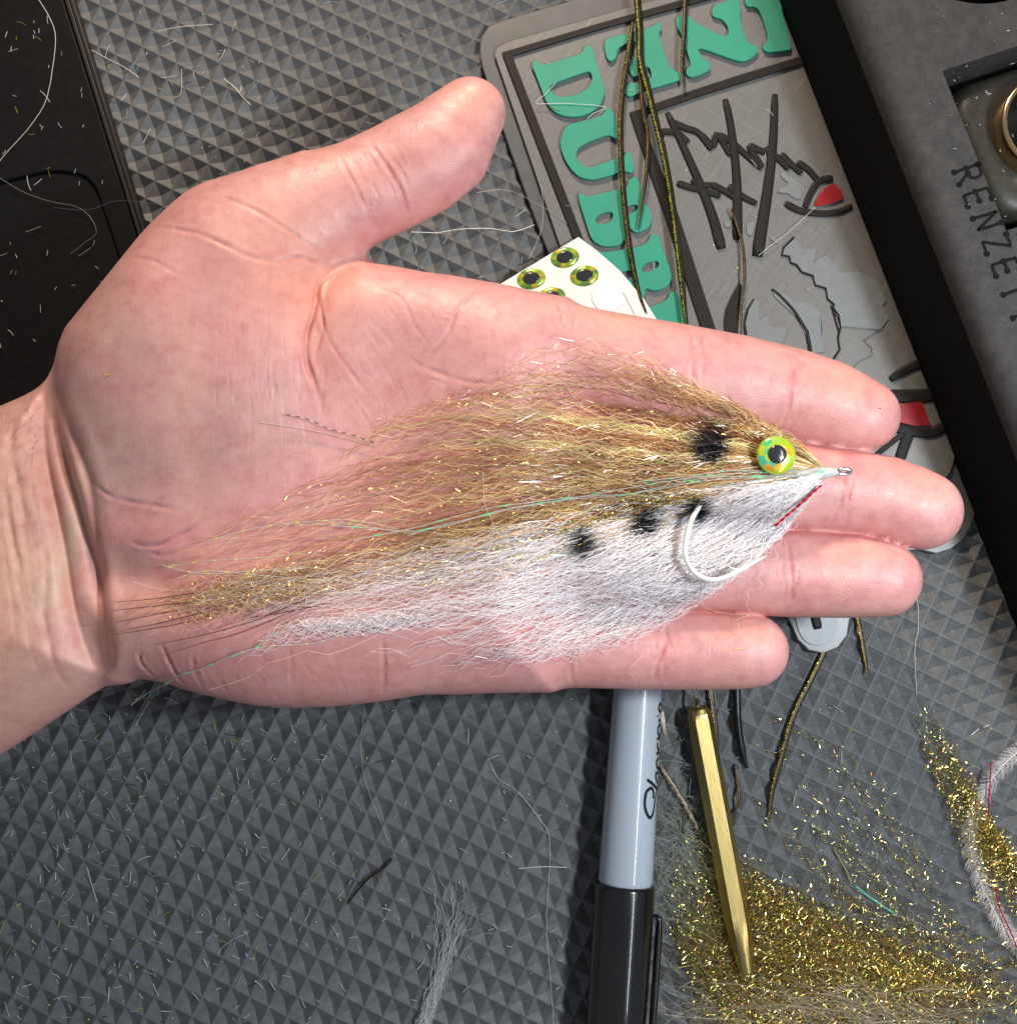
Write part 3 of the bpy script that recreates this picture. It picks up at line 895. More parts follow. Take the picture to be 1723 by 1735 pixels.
fingers = {
    'index': ([(1464, 704, 61, 0), (1438, 696, 68, 0), (1400, 683, 76, -.5), (1340, 668, 82, -1), (1250, 652, 87, -.5), (1150, 636, 91, -1), (1050, 620, 92, -1), (950, 604, 92, 0), (860, 592, 95, 0), (760, 580, 95, 0)], 0, .92),
    'middle': ([(1563, 865, 67, 0), (1540, 857, 70, 0), (1500, 843, 72, -.5), (1420, 831, 75, -1), (1340, 823, 78, -1), (1240, 814, 82, -.5), (1100, 798, 84, -1), (980, 786, 87, 0), (860, 776, 90, 0)], 0, .95),
    'ring': ([(1498, 981, 64, 0), (1475, 978, 68, 0), (1440, 974, 73, -.5), (1350, 971, 75, -1), (1250, 968, 73, -1), (1150, 960, 75, -1), (1000, 950, 80, 0), (880, 942, 84, 0)], -.5, .95),
    'little': ([(1276, 1103, 62, 0), (1250, 1103, 65, 0), (1200, 1102, 67, -.5), (1110, 1101, 68, -1), (1000, 1095, 71, -1), (880, 1088, 76, 0), (780, 1082, 84, 0)], -1.5, .95),
    'thumb': ([(797, 198, 63, 2), (775, 225, 74, 2), (750, 258, 87, 2), (710, 284, 92, 2), (667, 307, 92, 2), (616, 334, 92, 3), (555, 362, 97, 4), (490, 400, 112, 4), (420, 460, 130, 4)], 0, .84),
}
G3 = None
field = np.full((len(X), len(Y), len(Z)), -50.0, np.float32)
Zb = Z[None, None, :].astype(np.float32)


def lobe(q, zc, a):
    q = q[..., None].astype(np.float32); zc = zc[..., None].astype(np.float32); a = a[..., None].astype(np.float32)
    e = np.sqrt(q ** 2 + ((Zb - zc) / a) ** 2)
    return (1 - e) * a


fing = None
for nm in ('index', 'middle', 'ring', 'little', 'thumb'):
    cl, zo, th = fingers[nm]
    l = lobe(*finger(cl, zo, th))
    fing = l if fing is None else smax(fing, l, 0.12)
palm_o = [(150, 530), (181, 494), (216, 450), (245, 412), (262, 392), (297, 357), (326, 332), (355, 317), (390, 309), (434, 301), (477, 292), (521, 276),
          (600, 330), (606, 400), (585, 440), (569, 462), (616, 447), (674, 455), (761, 472), (837, 487), (906, 505), (960, 514),
          (975, 640), (985, 780), (975, 900), (950, 1030), (930, 1163), (900, 1163), (820, 1165), (760, 1170), (700, 1180), (640, 1190), (560, 1198), (500, 1200), (435, 1196), (377, 1185), (319, 1170),
          (285, 1158), (261, 1154), (238, 1150), (215, 1154), (196, 1150), (150, 1000), (120, 850), (104, 740), (99, 660), (102, 622), (107, 596), (120, 565)]
PO = hp(palm_o)
dp = poly_sd(G2, PO)
Rp = 15.5
q = np.clip(1 - dp / Rp, 0, None)
q = np.where(q > 0, q, 0)


def gauss(px, py, rx, ry, rot=0.0):
    c = hp([(px, py)])[0]; dx = GX - c[0]; dy = GY - c[1]
    u = dx * math.cos(rot) + dy * math.sin(rot); v = -dx * math.sin(rot) + dy * math.cos(rot)
    return np.exp(-(u / (rx * mmp)) ** 2 - (v / (ry * mmp)) ** 2)


bumpz = (6.5 * gauss(330, 600, 190, 230, 0.5) + 2.5 * gauss(450, 1060, 260, 90) - 3.2 * gauss(640, 770, 150, 170) - 3.5 * gauss(240, 985, 110, 45, -.2)
         + 1.6 * gauss(860, 640, 90, 70) + 1.2 * gauss(850, 1050, 90, 90) - 2.0 * gauss(545, 540, 26, 110) - 1.2 * gauss(930, 700, 25, 25) - 4.0 * gauss(1010, 840, 75, 420))
# palm volume: gentle pillow, raised mounds on its upper side only
zc = HZ + bumpz * 0.55; a = 13.0 + bumpz * 0.45
palm = lobe(q, zc, a)
# wrist and forearm
wr = [(185, 900, 250, 0), (120, 925, 272, -1), (60, 945, 285, -1), (0, 980, 297, -1), (-100, 1030, 305, -1), (-260, 1110, 310, -1), (-420, 1190, 310, -1)]
qw, zw, aw = finger(wr, 0, .46)
wr_o = [(-400, 860), (-230, 790), (-100, 735), (0, 688), (44, 669), (78, 650), (100, 640), (130, 700), (160, 820), (185, 980), (198, 1148), (183, 1157), (145, 1181), (87, 1221), (29, 1259), (0, 1277), (-80, 1325), (-200, 1400), (-400, 1500)]
dw = poly_sd(G2, hp(wr_o)); qw = np.clip(1 - dw / 26.0, 0, None)
wrist = lobe(qw, np.full(GX.shape, HZ - 1.5), np.full(GX.shape, 15.5))
palm = smax(palm, wrist, 4.0)
field = smax(palm, fing, np.interp(X, [at(1040, 900, HZ)[0], at(1180, 900, HZ)[0]], [4.5, 0.3])[:, None, None].astype(np.float32))
# keep the fingers from welding to each other beyond the palm
del palm, wrist, fing


def surface_nets(f, xs, ys, zs):
    s = f > 0
    nx, ny, nz = f.shape
    c = np.zeros((nx - 1, ny - 1, nz - 1), np.int8)
    for i in (0, 1):
        for j in (0, 1):
            for k in (0, 1):
                c += s[i:nx - 1 + i, j:ny - 1 + j, k:nz - 1 + k]
    act = (c > 0) & (c < 8)
    idx = np.full(act.shape, -1, np.int64); I = np.argwhere(act); idx[act] = np.arange(len(I))
    acc = np.zeros((len(I), 3)); cnt = np.zeros(len(I))
    co = [(i, j, k) for i in (0, 1) for j in (0, 1) for k in (0, 1)]
    for a_ in range(8):
        for b_ in range(a_ + 1, 8):
            A_, B_ = np.array(co[a_]), np.array(co[b_])
            if np.abs(A_ - B_).sum() != 1: continue
            fa = f[tuple((I + A_).T)]; fb = f[tuple((I + B_).T)]
            m = (fa > 0) != (fb > 0)
            t = np.where(m, fa / (fa - fb + 1e-12), 0)
            acc += np.where(m[:, None], A_ + (B_ - A_) * t[:, None], 0); cnt += m
    p = I + acc / cnt[:, None]
    V = np.stack([xs[0] + p[:, 0] * ST, ys[0] + p[:, 1] * ST, zs[0] + p[:, 2] * ST], 1)
    Q = []
    for ax_ in range(3):
        sl0 = [slice(None)] * 3; sl1 = [slice(None)] * 3
        sl0[ax_] = slice(0, -1); sl1[ax_] = slice(1, None)
        ch = s[tuple(sl0)] != s[tuple(sl1)]
        E_ = np.argwhere(ch); o1, o2 = [(1, 2), (2, 0), (0, 1)][ax_]
        ok = (E_[:, o1] > 0) & (E_[:, o2] > 0) & (E_[:, o1] < f.shape[o1] - 1) & (E_[:, o2] < f.shape[o2] - 1)
        E_ = E_[ok]
        def g(d1, d2):
            q_ = E_.copy(); q_[:, o1] += d1; q_[:, o2] += d2
            return idx[tuple(q_.T)]
        quad = np.stack([g(-1, -1), g(0, -1), g(0, 0), g(-1, 0)], 1)
        inside = s[tuple(E_.T)]
        quad = np.where(inside[:, None], quad, quad[:, ::-1])
        Q.append(quad[(quad >= 0).all(1)])
    return V, np.concatenate(Q)


HV, HF = surface_nets(field, X, Y, Z)
del field
hand = mesh_obj('hand', HV, HF, M_skin, None, True)
md = hand.modifiers.new('s', 'SUBSURF'); md.levels = 1; md.render_levels = 1
sm_ = hand.modifiers.new('m', 'SMOOTH'); sm_.factor = 0.5; sm_.iterations = 2
dg = bpy.context.evaluated_depsgraph_get()
me = bpy.data.meshes.new_from_object(hand.evaluated_get(dg))
hand.modifiers.clear(); old = hand.data; hand.data = me; bpy.data.meshes.remove(old); me.name = 'hand'
nv = len(me.vertices)
co = np.zeros(nv * 3, np.float32); me.vertices.foreach_get('co', co); co = co.reshape(-1, 3).astype(float) / MM
no = np.zeros(nv * 3, np.float32); me.vertices.foreach_get('normal', no); no = no.reshape(-1, 3)
up = np.clip(no[:, 2] * 1.6 + 0.1, 0, 1)
P2 = co[:, :2]
dz = np.zeros(nv)


def line_d(pts, n=None):
    L = resample(hp([tuple(p[:2]) for p in pts], HZ + 6), n or len(pts) * 4)
    d = np.full(nv, 1e9); s = np.zeros(nv); side_ = np.zeros(nv)
    lo = L.min(0) - 9; hi = L.max(0) + 9
    m = np.where(((P2 > lo) & (P2 < hi)).all(1))[0]
    Pm = P2[m]; dm = np.full(len(m), 1e9); sm = np.zeros(len(m)); sg = np.zeros(len(m))
    for i in range(len(L) - 1):
        dd, t = seg_dist(Pm, L[i], L[i + 1]); b = dd < dm
        dm = np.where(b, dd, dm); sm = np.where(b, (i + t) / (len(L) - 1), sm)
        e = L[i + 1] - L[i]; r_ = Pm - L[i]; sg = np.where(b, np.sign(e[0] * r_[:, 1] - e[1] * r_[:, 0]), sg)
    d[m] = dm; s[m] = sm; side_[m] = sg
    return d, s, side_


red = np.zeros(nv)


def crease(pts, depth, w, puff=0.35, rd=0.5, fade=0.12):
    global dz, red
    fade = max(fade, .25)
    d, s, _ = line_d(pts)
    f = np.clip(s / fade, 0, 1) * np.clip((1 - s) / fade, 0, 1); f = np.where(d < 8, np.maximum(f, 0), 0) * (.75 + .25 * np.sin(s * 23 + depth * 90))
    depth *= .62; rd *= .7; w = w * .62
    dz -= depth * f * np.exp(-(d / w) ** 2)
    dz += depth * puff * .6 * f * np.exp(-((d - 2.2 * w) / (1.3 * w)) ** 2)
    red += rd * f * np.exp(-(d / (w * 1.3)) ** 2)


def fold(pts, depth, w, step=0.0, fade=0.1):
    """an overlapping roll of skin: sharp valley with a rounded shoulder on its left side"""
    global dz, red
    depth *= .62; w *= 1.05; fade = .3
    d, s, sd = line_d(pts)
    f = np.clip(s / fade, 0, 1) * np.clip((1 - s) / fade, 0, 1); f = np.where(d < 9, f, 0)
    sgd = d * sd
    dz -= depth * f * np.exp(-(d / w) ** 2)
    dz += depth * .55 * f * np.exp(-((sgd - 3.0 * w) / (1.8 * w)) ** 2)
    dz += depth * .25 * f * np.exp(-((sgd + 2.6 * w) / (1.8 * w)) ** 2)
    red += 0.25 * f * np.exp(-(d / (w * 1.2)) ** 2)


fold([(100, 630), (99, 662), (116, 695), (136, 740), (157, 790), (170, 830), (176, 875), (180, 930), (183, 990), (186, 1040)], 1.1, 1.0)
fold([(90, 650), (97, 701), (110, 759), (125, 811), (145, 869), (162, 942), (174, 1003), (183, 1045), (189, 1103), (204, 1160)], 2.3, 1.0)
fold([(84, 640), (79, 690), (78, 724), (84, 782), (99, 855), (110, 913), (119, 971), (128, 1029), (145, 1097), (163, 1138), (185, 1165)], 1.9, 0.9)
crease([(38, 700), (35, 768), (46, 820), (60, 890), (64, 930)], .8, 1.3, .3, .2)
crease([(29, 811), (38, 898), (52, 956), (56, 1010)], .6, 1.0, .3, .1)
crease([(78, 1000), (96, 1080), (107, 1147), (128, 1180)], .5, 1.0, .3, .1)
crease([(10, 850), (14, 940), (22, 1010)], .4, 1.0, .3, .1)
crease([(85, 900), (92, 980), (90, 1060)], .5, 1.2, .3, .1)
# life line and the web of the thumb
crease([(574, 458), (560, 474), (545, 492), (540, 540), (529, 584), (529, 621), (541, 660), (555, 700)], 1.5, .75, .5, 1.0, .05)
crease([(547, 505), (552, 545), (566, 590), (600, 640), (640, 690)], .45, .5, .3, .4)
crease([(541, 500), (556, 560), (548, 600), (540, 640)], .4, .5, .3, .5)
crease([(640, 500), (680, 515), (703, 556), (715, 585)], .35, .5, .3, .3)
crease([(812, 482), (795, 515), (775, 544), (764, 575), (742, 605), (700, 640)], .6, .65, .4, .6)
crease([(880, 660), (800, 660), (740, 640), (690, 620)], .4, .7, .3, .3)
crease([(900, 930), (840, 900), (760, 870), (680, 870)], .5, .8, .3, .3)
# thumb joints
crease([(628, 252), (651, 286), (674, 320), (689, 352), (697, 392)], .75, .6, .5, .8, .08)
crease([(668, 285), (684, 305), (694, 325)], .4, .5, .3, .5)
crease([(580, 280), (604, 326), (622, 361), (634, 392)], .55, .6, .4, .7, .08)
crease([(640, 275), (662, 300), (676, 330)], .3, .4, .3, .3)
for pl, dd in (([(262, 395), (318, 415), (361, 427), (405, 447), (448, 465), (500, 468)], .5), ([(225, 452), (274, 465), (303, 479), (330, 495)], .35), ([(373, 350), (434, 378), (477, 401), (521, 427), (570, 455)], .4),
               ([(480, 470), (520, 455), (560, 462)], .6), ([(165, 820), (190, 836), (218, 852), (290, 866), (335, 873)], .45), ([(232, 921), (276, 930), (334, 907), (380, 880)], .55), ([(255, 935), (300, 945), (350, 925)], .3)):
    crease(pl, dd, .65, .35, .5)
# finger joints
for pl, dd in (([(944, 512), (951, 545), (957, 580)], .6), ([(960, 514), (972, 540), (966, 575)], .4), ([(1165, 548), (1172, 590), (1168, 640), (1174, 690), (1160, 728)], .45), ([(1182, 552), (1190, 600), (1184, 650)], .35),
               ([(1339, 590), (1337, 645), (1331, 700), (1322, 740)], .7), ([(1348, 596), (1345, 640), (1342, 670)], .3),
               ([(1430, 768), (1426, 805), (1428, 834), (1414, 874), (1409, 902)], .7), ([(1436, 800), (1437, 830), (1425, 870)], .35),
               ([(1190, 745), (1195, 800), (1188, 880)], .4), ([(1335, 902), (1338, 964), (1341, 1010), (1334, 1044)], .6), ([(1348, 960), (1350, 1000)], .3), ([(1140, 900), (1146, 960), (1140, 1030)], .4),
               ([(1114, 1037), (1127, 1060), (1129, 1088), (1114, 1125), (1110, 1168)], .65), ([(1134, 1075), (1136, 1100)], .3), ([(966, 1070), (967, 1100), (967, 1140), (976, 1166)], .55),
               ([(655, 1080), (656, 1130), (650, 1185)], .55), ([(255, 1100), (247, 1120), (262, 1152)], 1.0), ([(290, 1090), (297, 1115), (310, 1160)], 1.1), ([(345, 1100), (340, 1130), (346, 1170)], .5), ([(500, 1060), (505, 1120), (498, 1180)], .25)):
    crease(pl, dd, .6, .4, .7, .1)
for pl in ([(1478, 769), (1434, 764), (1400, 757), (1353, 750), (1300, 744), (1240, 738)], [(1516, 916), (1469, 907), (1411, 901), (1353, 899), (1312, 898), (1250, 894), (1180, 890)], [(1335, 1047), (1289, 1041), (1219, 1036), (1147, 1031), (1090, 1028), (1000, 1022)]):
    d, s_, _ = line_d(pl); g1_ = (d < 5) * np.clip(s_ * 12, 0, 1) * np.clip((1 - s_) * 5, 0, 1); red += 1.1 * np.exp(-(d / .8) ** 2) * g1_  # finger contact lines painted darker red for the shade in the gaps
# short companion wrinkles beside each joint crease, and faint cross lines in the palm
for (jx, jy0, jy1) in ((1172, 560, 720), (1338, 600, 735), (1428, 775, 895), (1192, 750, 880), (1338, 905, 1040), (1145, 905, 1025), (1120, 1045, 1160), (970, 1080, 1160), (950, 520, 590)):
    for i in range(9):
        y = R.uniform(jy0, jy1); l = R.uniform(12, 45); x = jx + R.gauss(0, 11)
        crease([(x, y), (x + R.uniform(-4, 4), y + l * .5), (x + R.uniform(-5, 5), y + l)], R.uniform(.12, .32), .45, .3, .35, .3)
for i in range(10):
    t_ = R.uniform(0, 1); x = 640 + R.gauss(0, 26); y = 300 + R.gauss(0, 26); l = R.uniform(20, 50)
    crease([(x, y), (x + l * .3, y + l * .5), (x + l * .5, y + l)], R.uniform(.12, .3), .45, .3, .35, .3)
for i in range(50):
    x = R.uniform(600, 900); y = R.uniform(500, 680); l = R.uniform(20, 70); a_ = R.gauss(1.1, .5)
    crease([(x, y), (x + l * .5 * math.cos(a_) + R.uniform(-4, 4), y + l * .5 * math.sin(a_)), (x + l * math.cos(a_), y + l * math.sin(a_))], R.uniform(.06, .2), .4, .3, .25, .3)
for i in range(40):
    x = R.uniform(230, 640); y = R.uniform(1090, 1170); l = R.uniform(20, 60); a_ = R.gauss(1.45, .25)
    crease([(x, y), (x + l * math.cos(a_), y + l * math.sin(a_))], R.uniform(.06, .2), .5, .3, .2, .3)
# many faint lines running down the thenar mound
for i in range(46):
    x = R.uniform(380, 560); y = R.uniform(520, 690); l = R.uniform(40, 110)
    crease([(x, y), (x + R.uniform(-6, 4), y + l * .5), (x + R.uniform(-8, 16), y + l)], R.uniform(.08, .2), .32, .3, .12, .3)
for i in range(26):
    x = R.uniform(560, 700); y = R.uniform(560, 720); l = R.uniform(30, 90)
    crease([(x, y), (x + l * .3, y + l * .5), (x + l * .65, y + l)], R.uniform(.08, .16), .32, .3, .1, .3)
for i in range(14):
    x = R.uniform(15, 70); y = R.uniform(780, 1050); l = R.uniform(50, 130)
    crease([(x, y), (x + 6, y + l * .5), (x + 16, y + l)], R.uniform(.1, .3), .7, .3, .05, .3)
co[:, 2] += dz * up
me.vertices.foreach_set('co', (co * MM).astype(np.float32).ravel())

# skin tone: own colour from place to place, plus painted warm light and shade
base = np.array([0.60, 0.298, 0.288])
tone = np.tile(base, (nv, 1))


def blob(px, py, rx, ry, c, w=1.0, rot=0.0):
    cc_ = hp([(px, py)], HZ + 6)[0]; dx = P2[:, 0] - cc_[0]; dy = P2[:, 1] - cc_[1]
    u = dx * math.cos(rot) + dy * math.sin(rot); v = -dx * math.sin(rot) + dy * math.cos(rot)
    g = np.exp(-(u / (rx * mmp)) ** 2 - (v / (ry * mmp)) ** 2)[:, None] * w
    tone[:] = tone * (1 - g) + np.array(c) * g


pale, mauve, orange, pink, tan, blue = (0.62, 0.40, 0.33), (0.40, 0.255, 0.245), (0.66, 0.29, 0.225), (0.61, 0.265, 0.255), (0.53, 0.33, 0.25), (0.40, 0.25, 0.25)
blob(20, 950, 130, 300, tan, .9); blob(190, 760, 70, 130, mauve, .75, .4); blob(270, 800, 90, 60, mauve, .55); blob(385, 760, 40, 90, mauve, .5); blob(460, 740, 60, 90, mauve, .35)  # mauve blobs paint the shade beside the thumb mound into the skin
blob(210, 560, 60, 120, (0.484, 0.328, 0.277), .6, .7); blob(330, 690, 40, 60, pale, .5); blob(330, 800, 26, 70, pale, .5)
blob(500, 490, 80, 50, orange, .9, .3); blob(545, 520, 50, 110, orange, .7); blob(600, 500, 60, 50, orange, .6); blob(470, 410, 90, 60, (0.686, 0.336, 0.252), .5)  # orange skin, partly warm lamp light put into the tone
blob(740, 320, 110, 70, pink, .7, .6); blob(640, 380, 60, 50, pink, .5); blob(800, 170, 45, 45, (0.669, 0.328, 0.244), .6); blob(560, 300, 80, 50, (0.651, 0.352, 0.277), .5)
blob(1040, 540, 90, 30, (0.651, 0.376, 0.277), .6); blob(1430, 660, 90, 60, (0.669, 0.296, 0.227), .6); blob(1380, 710, 60, 40, pink, .5); blob(1560, 820, 70, 50, (0.651, 0.304, 0.235), .5); blob(1500, 900, 90, 40, pink, .6)  # finger redness, with warm light on the upper edges painted in
blob(1440, 940, 90, 25, (0.660, 0.304, 0.227), .5); blob(1450, 1000, 90, 40, pink, .6); blob(1250, 1065, 60, 30, (0.669, 0.296, 0.218), .6); blob(1200, 1130, 110, 40, pink, .7)
blob(1000, 1000, 300, 200, pink, .35); blob(480, 1120, 200, 70, pink, .6); blob(320, 960, 90, 60, (0.634, 0.280, 0.235), .6); blob(230, 1040, 50, 90, (0.528, 0.320, 0.277), .5); blob(280, 910, 110, 40, (0.546, 0.256, 0.252), .6)
blob(60, 1000, 30, 60, (0.634, 0.440, 0.302), .6); blob(120, 930, 18, 120, (0.581, 0.448, 0.353), .8, -.25); blob(150, 1080, 20, 70, (0.528, 0.368, 0.336), .5)
for i in range(26):
    blob(R.uniform(0, 520), R.uniform(500, 1150), R.uniform(12, 35), R.uniform(15, 45), blue if i % 2 else (0.581, 0.336, 0.294), .28)
red = np.clip(red, 0, 1.4)[:, None]
tone = tone * (1 - red * np.array([.14, .34, .32]))
t = me.attributes.new('tone', 'FLOAT_COLOR', 'POINT'); t.data.foreach_set('color', np.c_[tone, np.ones(nv)].astype(np.float32).ravel())
# friction ridges: phase of the ridge pattern over the pads
ph = np.zeros(nv); wt = np.zeros(nv)
for (px, py, rr, ex) in ((1440, 700, 110, .55), (1530, 865, 115, .5), (1470, 985, 110, .5), (1260, 1105, 110, .5), (780, 240, 130, .6), (480, 1140, 120, .3), (1250, 640, 90, .3), (900, 1110, 90, .3)):
    c_ = hp([(px, py)], HZ + 6)[0]; dx = P2[:, 0] - c_[0]; dy = P2[:, 1] - c_[1]
    dd = np.sqrt((dx * ex) ** 2 + dy ** 2)
    w_ = np.clip(1.6 - np.sqrt(dx ** 2 + dy ** 2) / (rr * mmp), 0, 1)
    b_ = w_ > wt; ph = np.where(b_, dd * 2 * math.pi / 0.52, ph); wt = np.maximum(wt, w_)
t = me.attributes.new('ridge', 'FLOAT', 'POINT'); t.data.foreach_set('value', ph.astype(np.float32))
t = me.attributes.new('ridgew', 'FLOAT', 'POINT'); t.data.foreach_set('value', wt.astype(np.float32))
me.polygons.foreach_set('use_smooth', np.ones(len(me.polygons), bool)); me.update()
tag(hand, 'open left hand held palm up with fingers to the right', 'hand')
if not me.materials: me.materials.append(M_skin)

# top of the hand as a height map, for whatever lies on it
hs = 0.6
HM = np.full((int((hx1 - hx0) / hs) + 2, int((hy1 - hy0) / hs) + 2), 0.3)
ii = ((co[:, 0] - hx0) / hs).astype(int); jj = ((co[:, 1] - hy0) / hs).astype(int)
np.maximum.at(HM, (ii.clip(0, HM.shape[0] - 1), jj.clip(0, HM.shape[1] - 1)), co[:, 2])


def hz(x, y):
    i = np.clip((np.asarray(x) - hx0) / hs, 0, HM.shape[0] - 1.01); j = np.clip((np.asarray(y) - hy0) / hs, 0, HM.shape[1] - 1.01)
    return np.maximum(HM[i.astype(int), j.astype(int)], HM[np.minimum(i.astype(int) + 1, HM.shape[0] - 1), j.astype(int)])

# ------------------------------------------------------------------ the streamer fly
fly = thing('streamer_fly', 'baitfish streamer fly with tan back, white belly and black spots lying on the open hand', 'fishing fly')


def guide_pos(guides, n=40):
    return np.stack([resample(np.array(g, float), n) for g in guides])     # g, n, 2 (picture points, equal arc length)


def fibres(guides, count, colf, thick, lenr, rad, crinkle, nseg=26, zoff=0.4, vpow=None, spread=0.0, sides=3, zfun=None, lvl=None, vv=None, start=0.0, seed=0):
    """fibres combed along the guide curves; each is a thin three-sided kinked tube"""
    g_ = np.random.default_rng(100 + seed)
    G = guide_pos(guides); ng = len(guides)
    v = g_.random(count) if vv is None else vv(g_, count)
    if vpow: v = v ** vpow
    L = lenr(g_, v, count)
    t = np.linspace(0, 1, nseg)
    st = start * g_.random(count)
    U = st[:, None] + t[None] * (L - st)[:, None]                  # position along guides
    fv = v * (ng - 1); i0 = np.minimum(fv.astype(int), ng - 2); fr = (fv - i0)[:, None]
    drift = g_.normal(0, 1, count)[:, None] * spread * U ** 1.3
    fr2 = fr + drift
    k = U * (G.shape[1] - 1); k0 = np.clip(k.astype(int), 0, G.shape[1] - 2); kf = (k - k0)[..., None]
    Ga = G[i0[:, None], k0] * (1 - kf) + G[i0[:, None], k0 + 1] * kf
    Gb = G[(i0 + 1)[:, None], k0] * (1 - kf) + G[(i0 + 1)[:, None], k0 + 1] * kf
    pxy = Ga * (1 - fr2[..., None]) + Gb * fr2[..., None]
    lv = HZ + 16 if lvl is None else lvl
    W = at(pxy[..., 0], pxy[..., 1], lv)
    # kinks
    s_mm = U * 120
    A1 = g_.uniform(.5, 1.3, (count, 1)) * crinkle
    def wob(wl):
        p = g_.uniform(0, 6.28, (count, 1)); w_ = 2 * np.pi / (wl * g_.uniform(.7, 1.4, (count, 1)))
        return np.sin(s_mm * w_ + p)
    env = np.clip(U * 4, 0.1, 1)
    T = np.gradient(W[..., :2], axis=1); T /= np.linalg.norm(T, axis=2)[..., None] + 1e-9
    Nn = np.stack([-T[..., 1], T[..., 0]], -1)
    off = (wob(2.6) * .5 + wob(5.5) * .8 + wob(15) * 1.4 + g_.normal(0, .28, (count, nseg))) * A1 * env
    W[..., :2] += Nn * off[..., None]
    zn = g_.random((count, 1))
    TH_ = thick(U)
    zz = hz(W[..., 0], W[..., 1]) if zfun is None else zfun(W[..., 0], W[..., 1])
    W[..., 2] = zz + zoff + zn * TH_ + (wob(3.0) * .35 + wob(7) * .5) * A1 * np.minimum(env, TH_)
    W[..., 2] = np.maximum(W[..., 2], zz + 0.12)
    # keep the line of sight position of the raised points: re-seat x,y at their own level
    pr = at(pxy[..., 0], pxy[..., 1], W[..., 2])
    W[..., :2] += pr[..., :2] - at(pxy[..., 0], pxy[..., 1], lv)[..., :2]
    C = colf(g_, v, U, pxy, zn, count)
    return W, C, rad


def build_fibres(name, W, C, rad, mat, parent, sides=3):
    c, n, _ = W.shape
    T = np.gradient(W, axis=1); T /= np.linalg.norm(T, axis=2)[..., None] + 1e-9
    upv = np.array([0, 0, 1.0]); S = np.cross(T, upv); S /= np.linalg.norm(S, axis=2)[..., None] + 1e-9
    Uv = np.cross(S, T)
    tt = np.linspace(0, 1, n)
    r = (np.asarray(rad).reshape(-1, 1) * (1 - 0.45 * tt ** 3)[None])[..., None]
    ph_ = rng.uniform(0, 6.28, (c, 1, 1))
    rings = [W + S * r * np.cos(ph_ + 2 * np.pi * k / sides) + Uv * r * np.sin(ph_ + 2 * np.pi * k / sides) for k in range(sides)]
    V = np.stack(rings, 2).reshape(-1, 3)
    b_ = np.arange(c)[:, None, None] * n * sides + np.arange(n - 1)[None, :, None] * sides
    k_ = np.arange(sides)[None, None]; k2_ = (k_ + 1) % sides
    F = np.stack([b_ + k_, b_ + k2_, b_ + sides + k2_, b_ + sides + k_], -1).reshape(-1, 4)
    Cc = np.repeat(C.reshape(c * n, 3), sides, 0)
    o = mesh_obj(name, V, F, mat, parent, False, {'col': Cc})
    o['kind'] = 'stuff'
    return o


SPOTS = [(1203, 752, 32), (985, 920, 22), (1092, 884, 23), (1180, 864, 20)]


def ink(C, pxy, g_, top):
    for x, y, r in SPOTS:
        d = np.hypot((pxy[..., 0] - x), (pxy[..., 1] - y)) / r + g_.normal(0, .13, pxy.shape[:2]) - .05
        m = (d < 1)[..., None]
        C = np.where(m, np.array([.012, .010, .012]), C)
    return C


G_back = [
    [(1398, 795), (1350, 745), (1270, 697), (1180, 652), (1090, 612), (1010, 590), (940, 590), (850, 628), (780, 680)],
    [(1398, 795), (1340, 755), (1240, 720), (1120, 685), (1000, 660), (900, 655), (800, 670), (720, 690), (650, 720)],
    [(1398, 796), (1320, 770), (1200, 752), (1060, 730), (930, 712), (820, 705), (720, 712), (640, 735), (560, 790)],
    [(1398, 797), (1310, 782), (1180, 780), (1040, 772), (900, 762), (780, 765), (660, 785), (560, 815), (470, 850)],
    [(1398, 798), (1300, 795), (1150, 805), (1000, 812), (850, 820), (700, 840), (560, 870), (420, 905), (340, 925)],
    [(1398, 799), (1300, 806), (1150, 826), (1000, 846), (800, 880), (640, 912), (480, 950), (340, 985), (255, 1005)],
    [(1398, 800), (1300, 812), (1150, 838), (1000, 864), (820, 908), (640, 950), (480, 985), (330, 1015), (240, 1040)]]
G_belly = [
    [(1398, 801), (1300, 818), (1160, 848), (1010, 874), (850, 912), (700, 948), (560, 982), (430, 1010), (300, 1035)],
    [(1398, 802), (1300, 832), (1180, 872), (1050, 912), (900, 955), (770, 990), (640, 1015), (520, 1040), (430, 1085)],
    [(1398, 803), (1310, 850), (1210, 905), (1100, 955), (980, 1000), (860, 1030), (740, 1050), (620, 1060), (540, 1065)],
    [(1398, 804), (1325, 870), (1240, 938), (1140, 990), (1040, 1030), (940, 1070), (860, 1098), (790, 1120), (735, 1145)],
    [(1398, 805), (1345, 878), (1290, 935), (1230, 985), (1160, 1030), (1090, 1065), (1010, 1095), (940, 1115), (880, 1135)]]
TAN = np.array([(0.48, 0.22, 0.09), (0.68, 0.38, 0.17), (0.85, 0.62, 0.33), (0.74, 0.68, 0.30), (0.30, 0.12, 0.055), (0.55, 0.26, 0.12)])


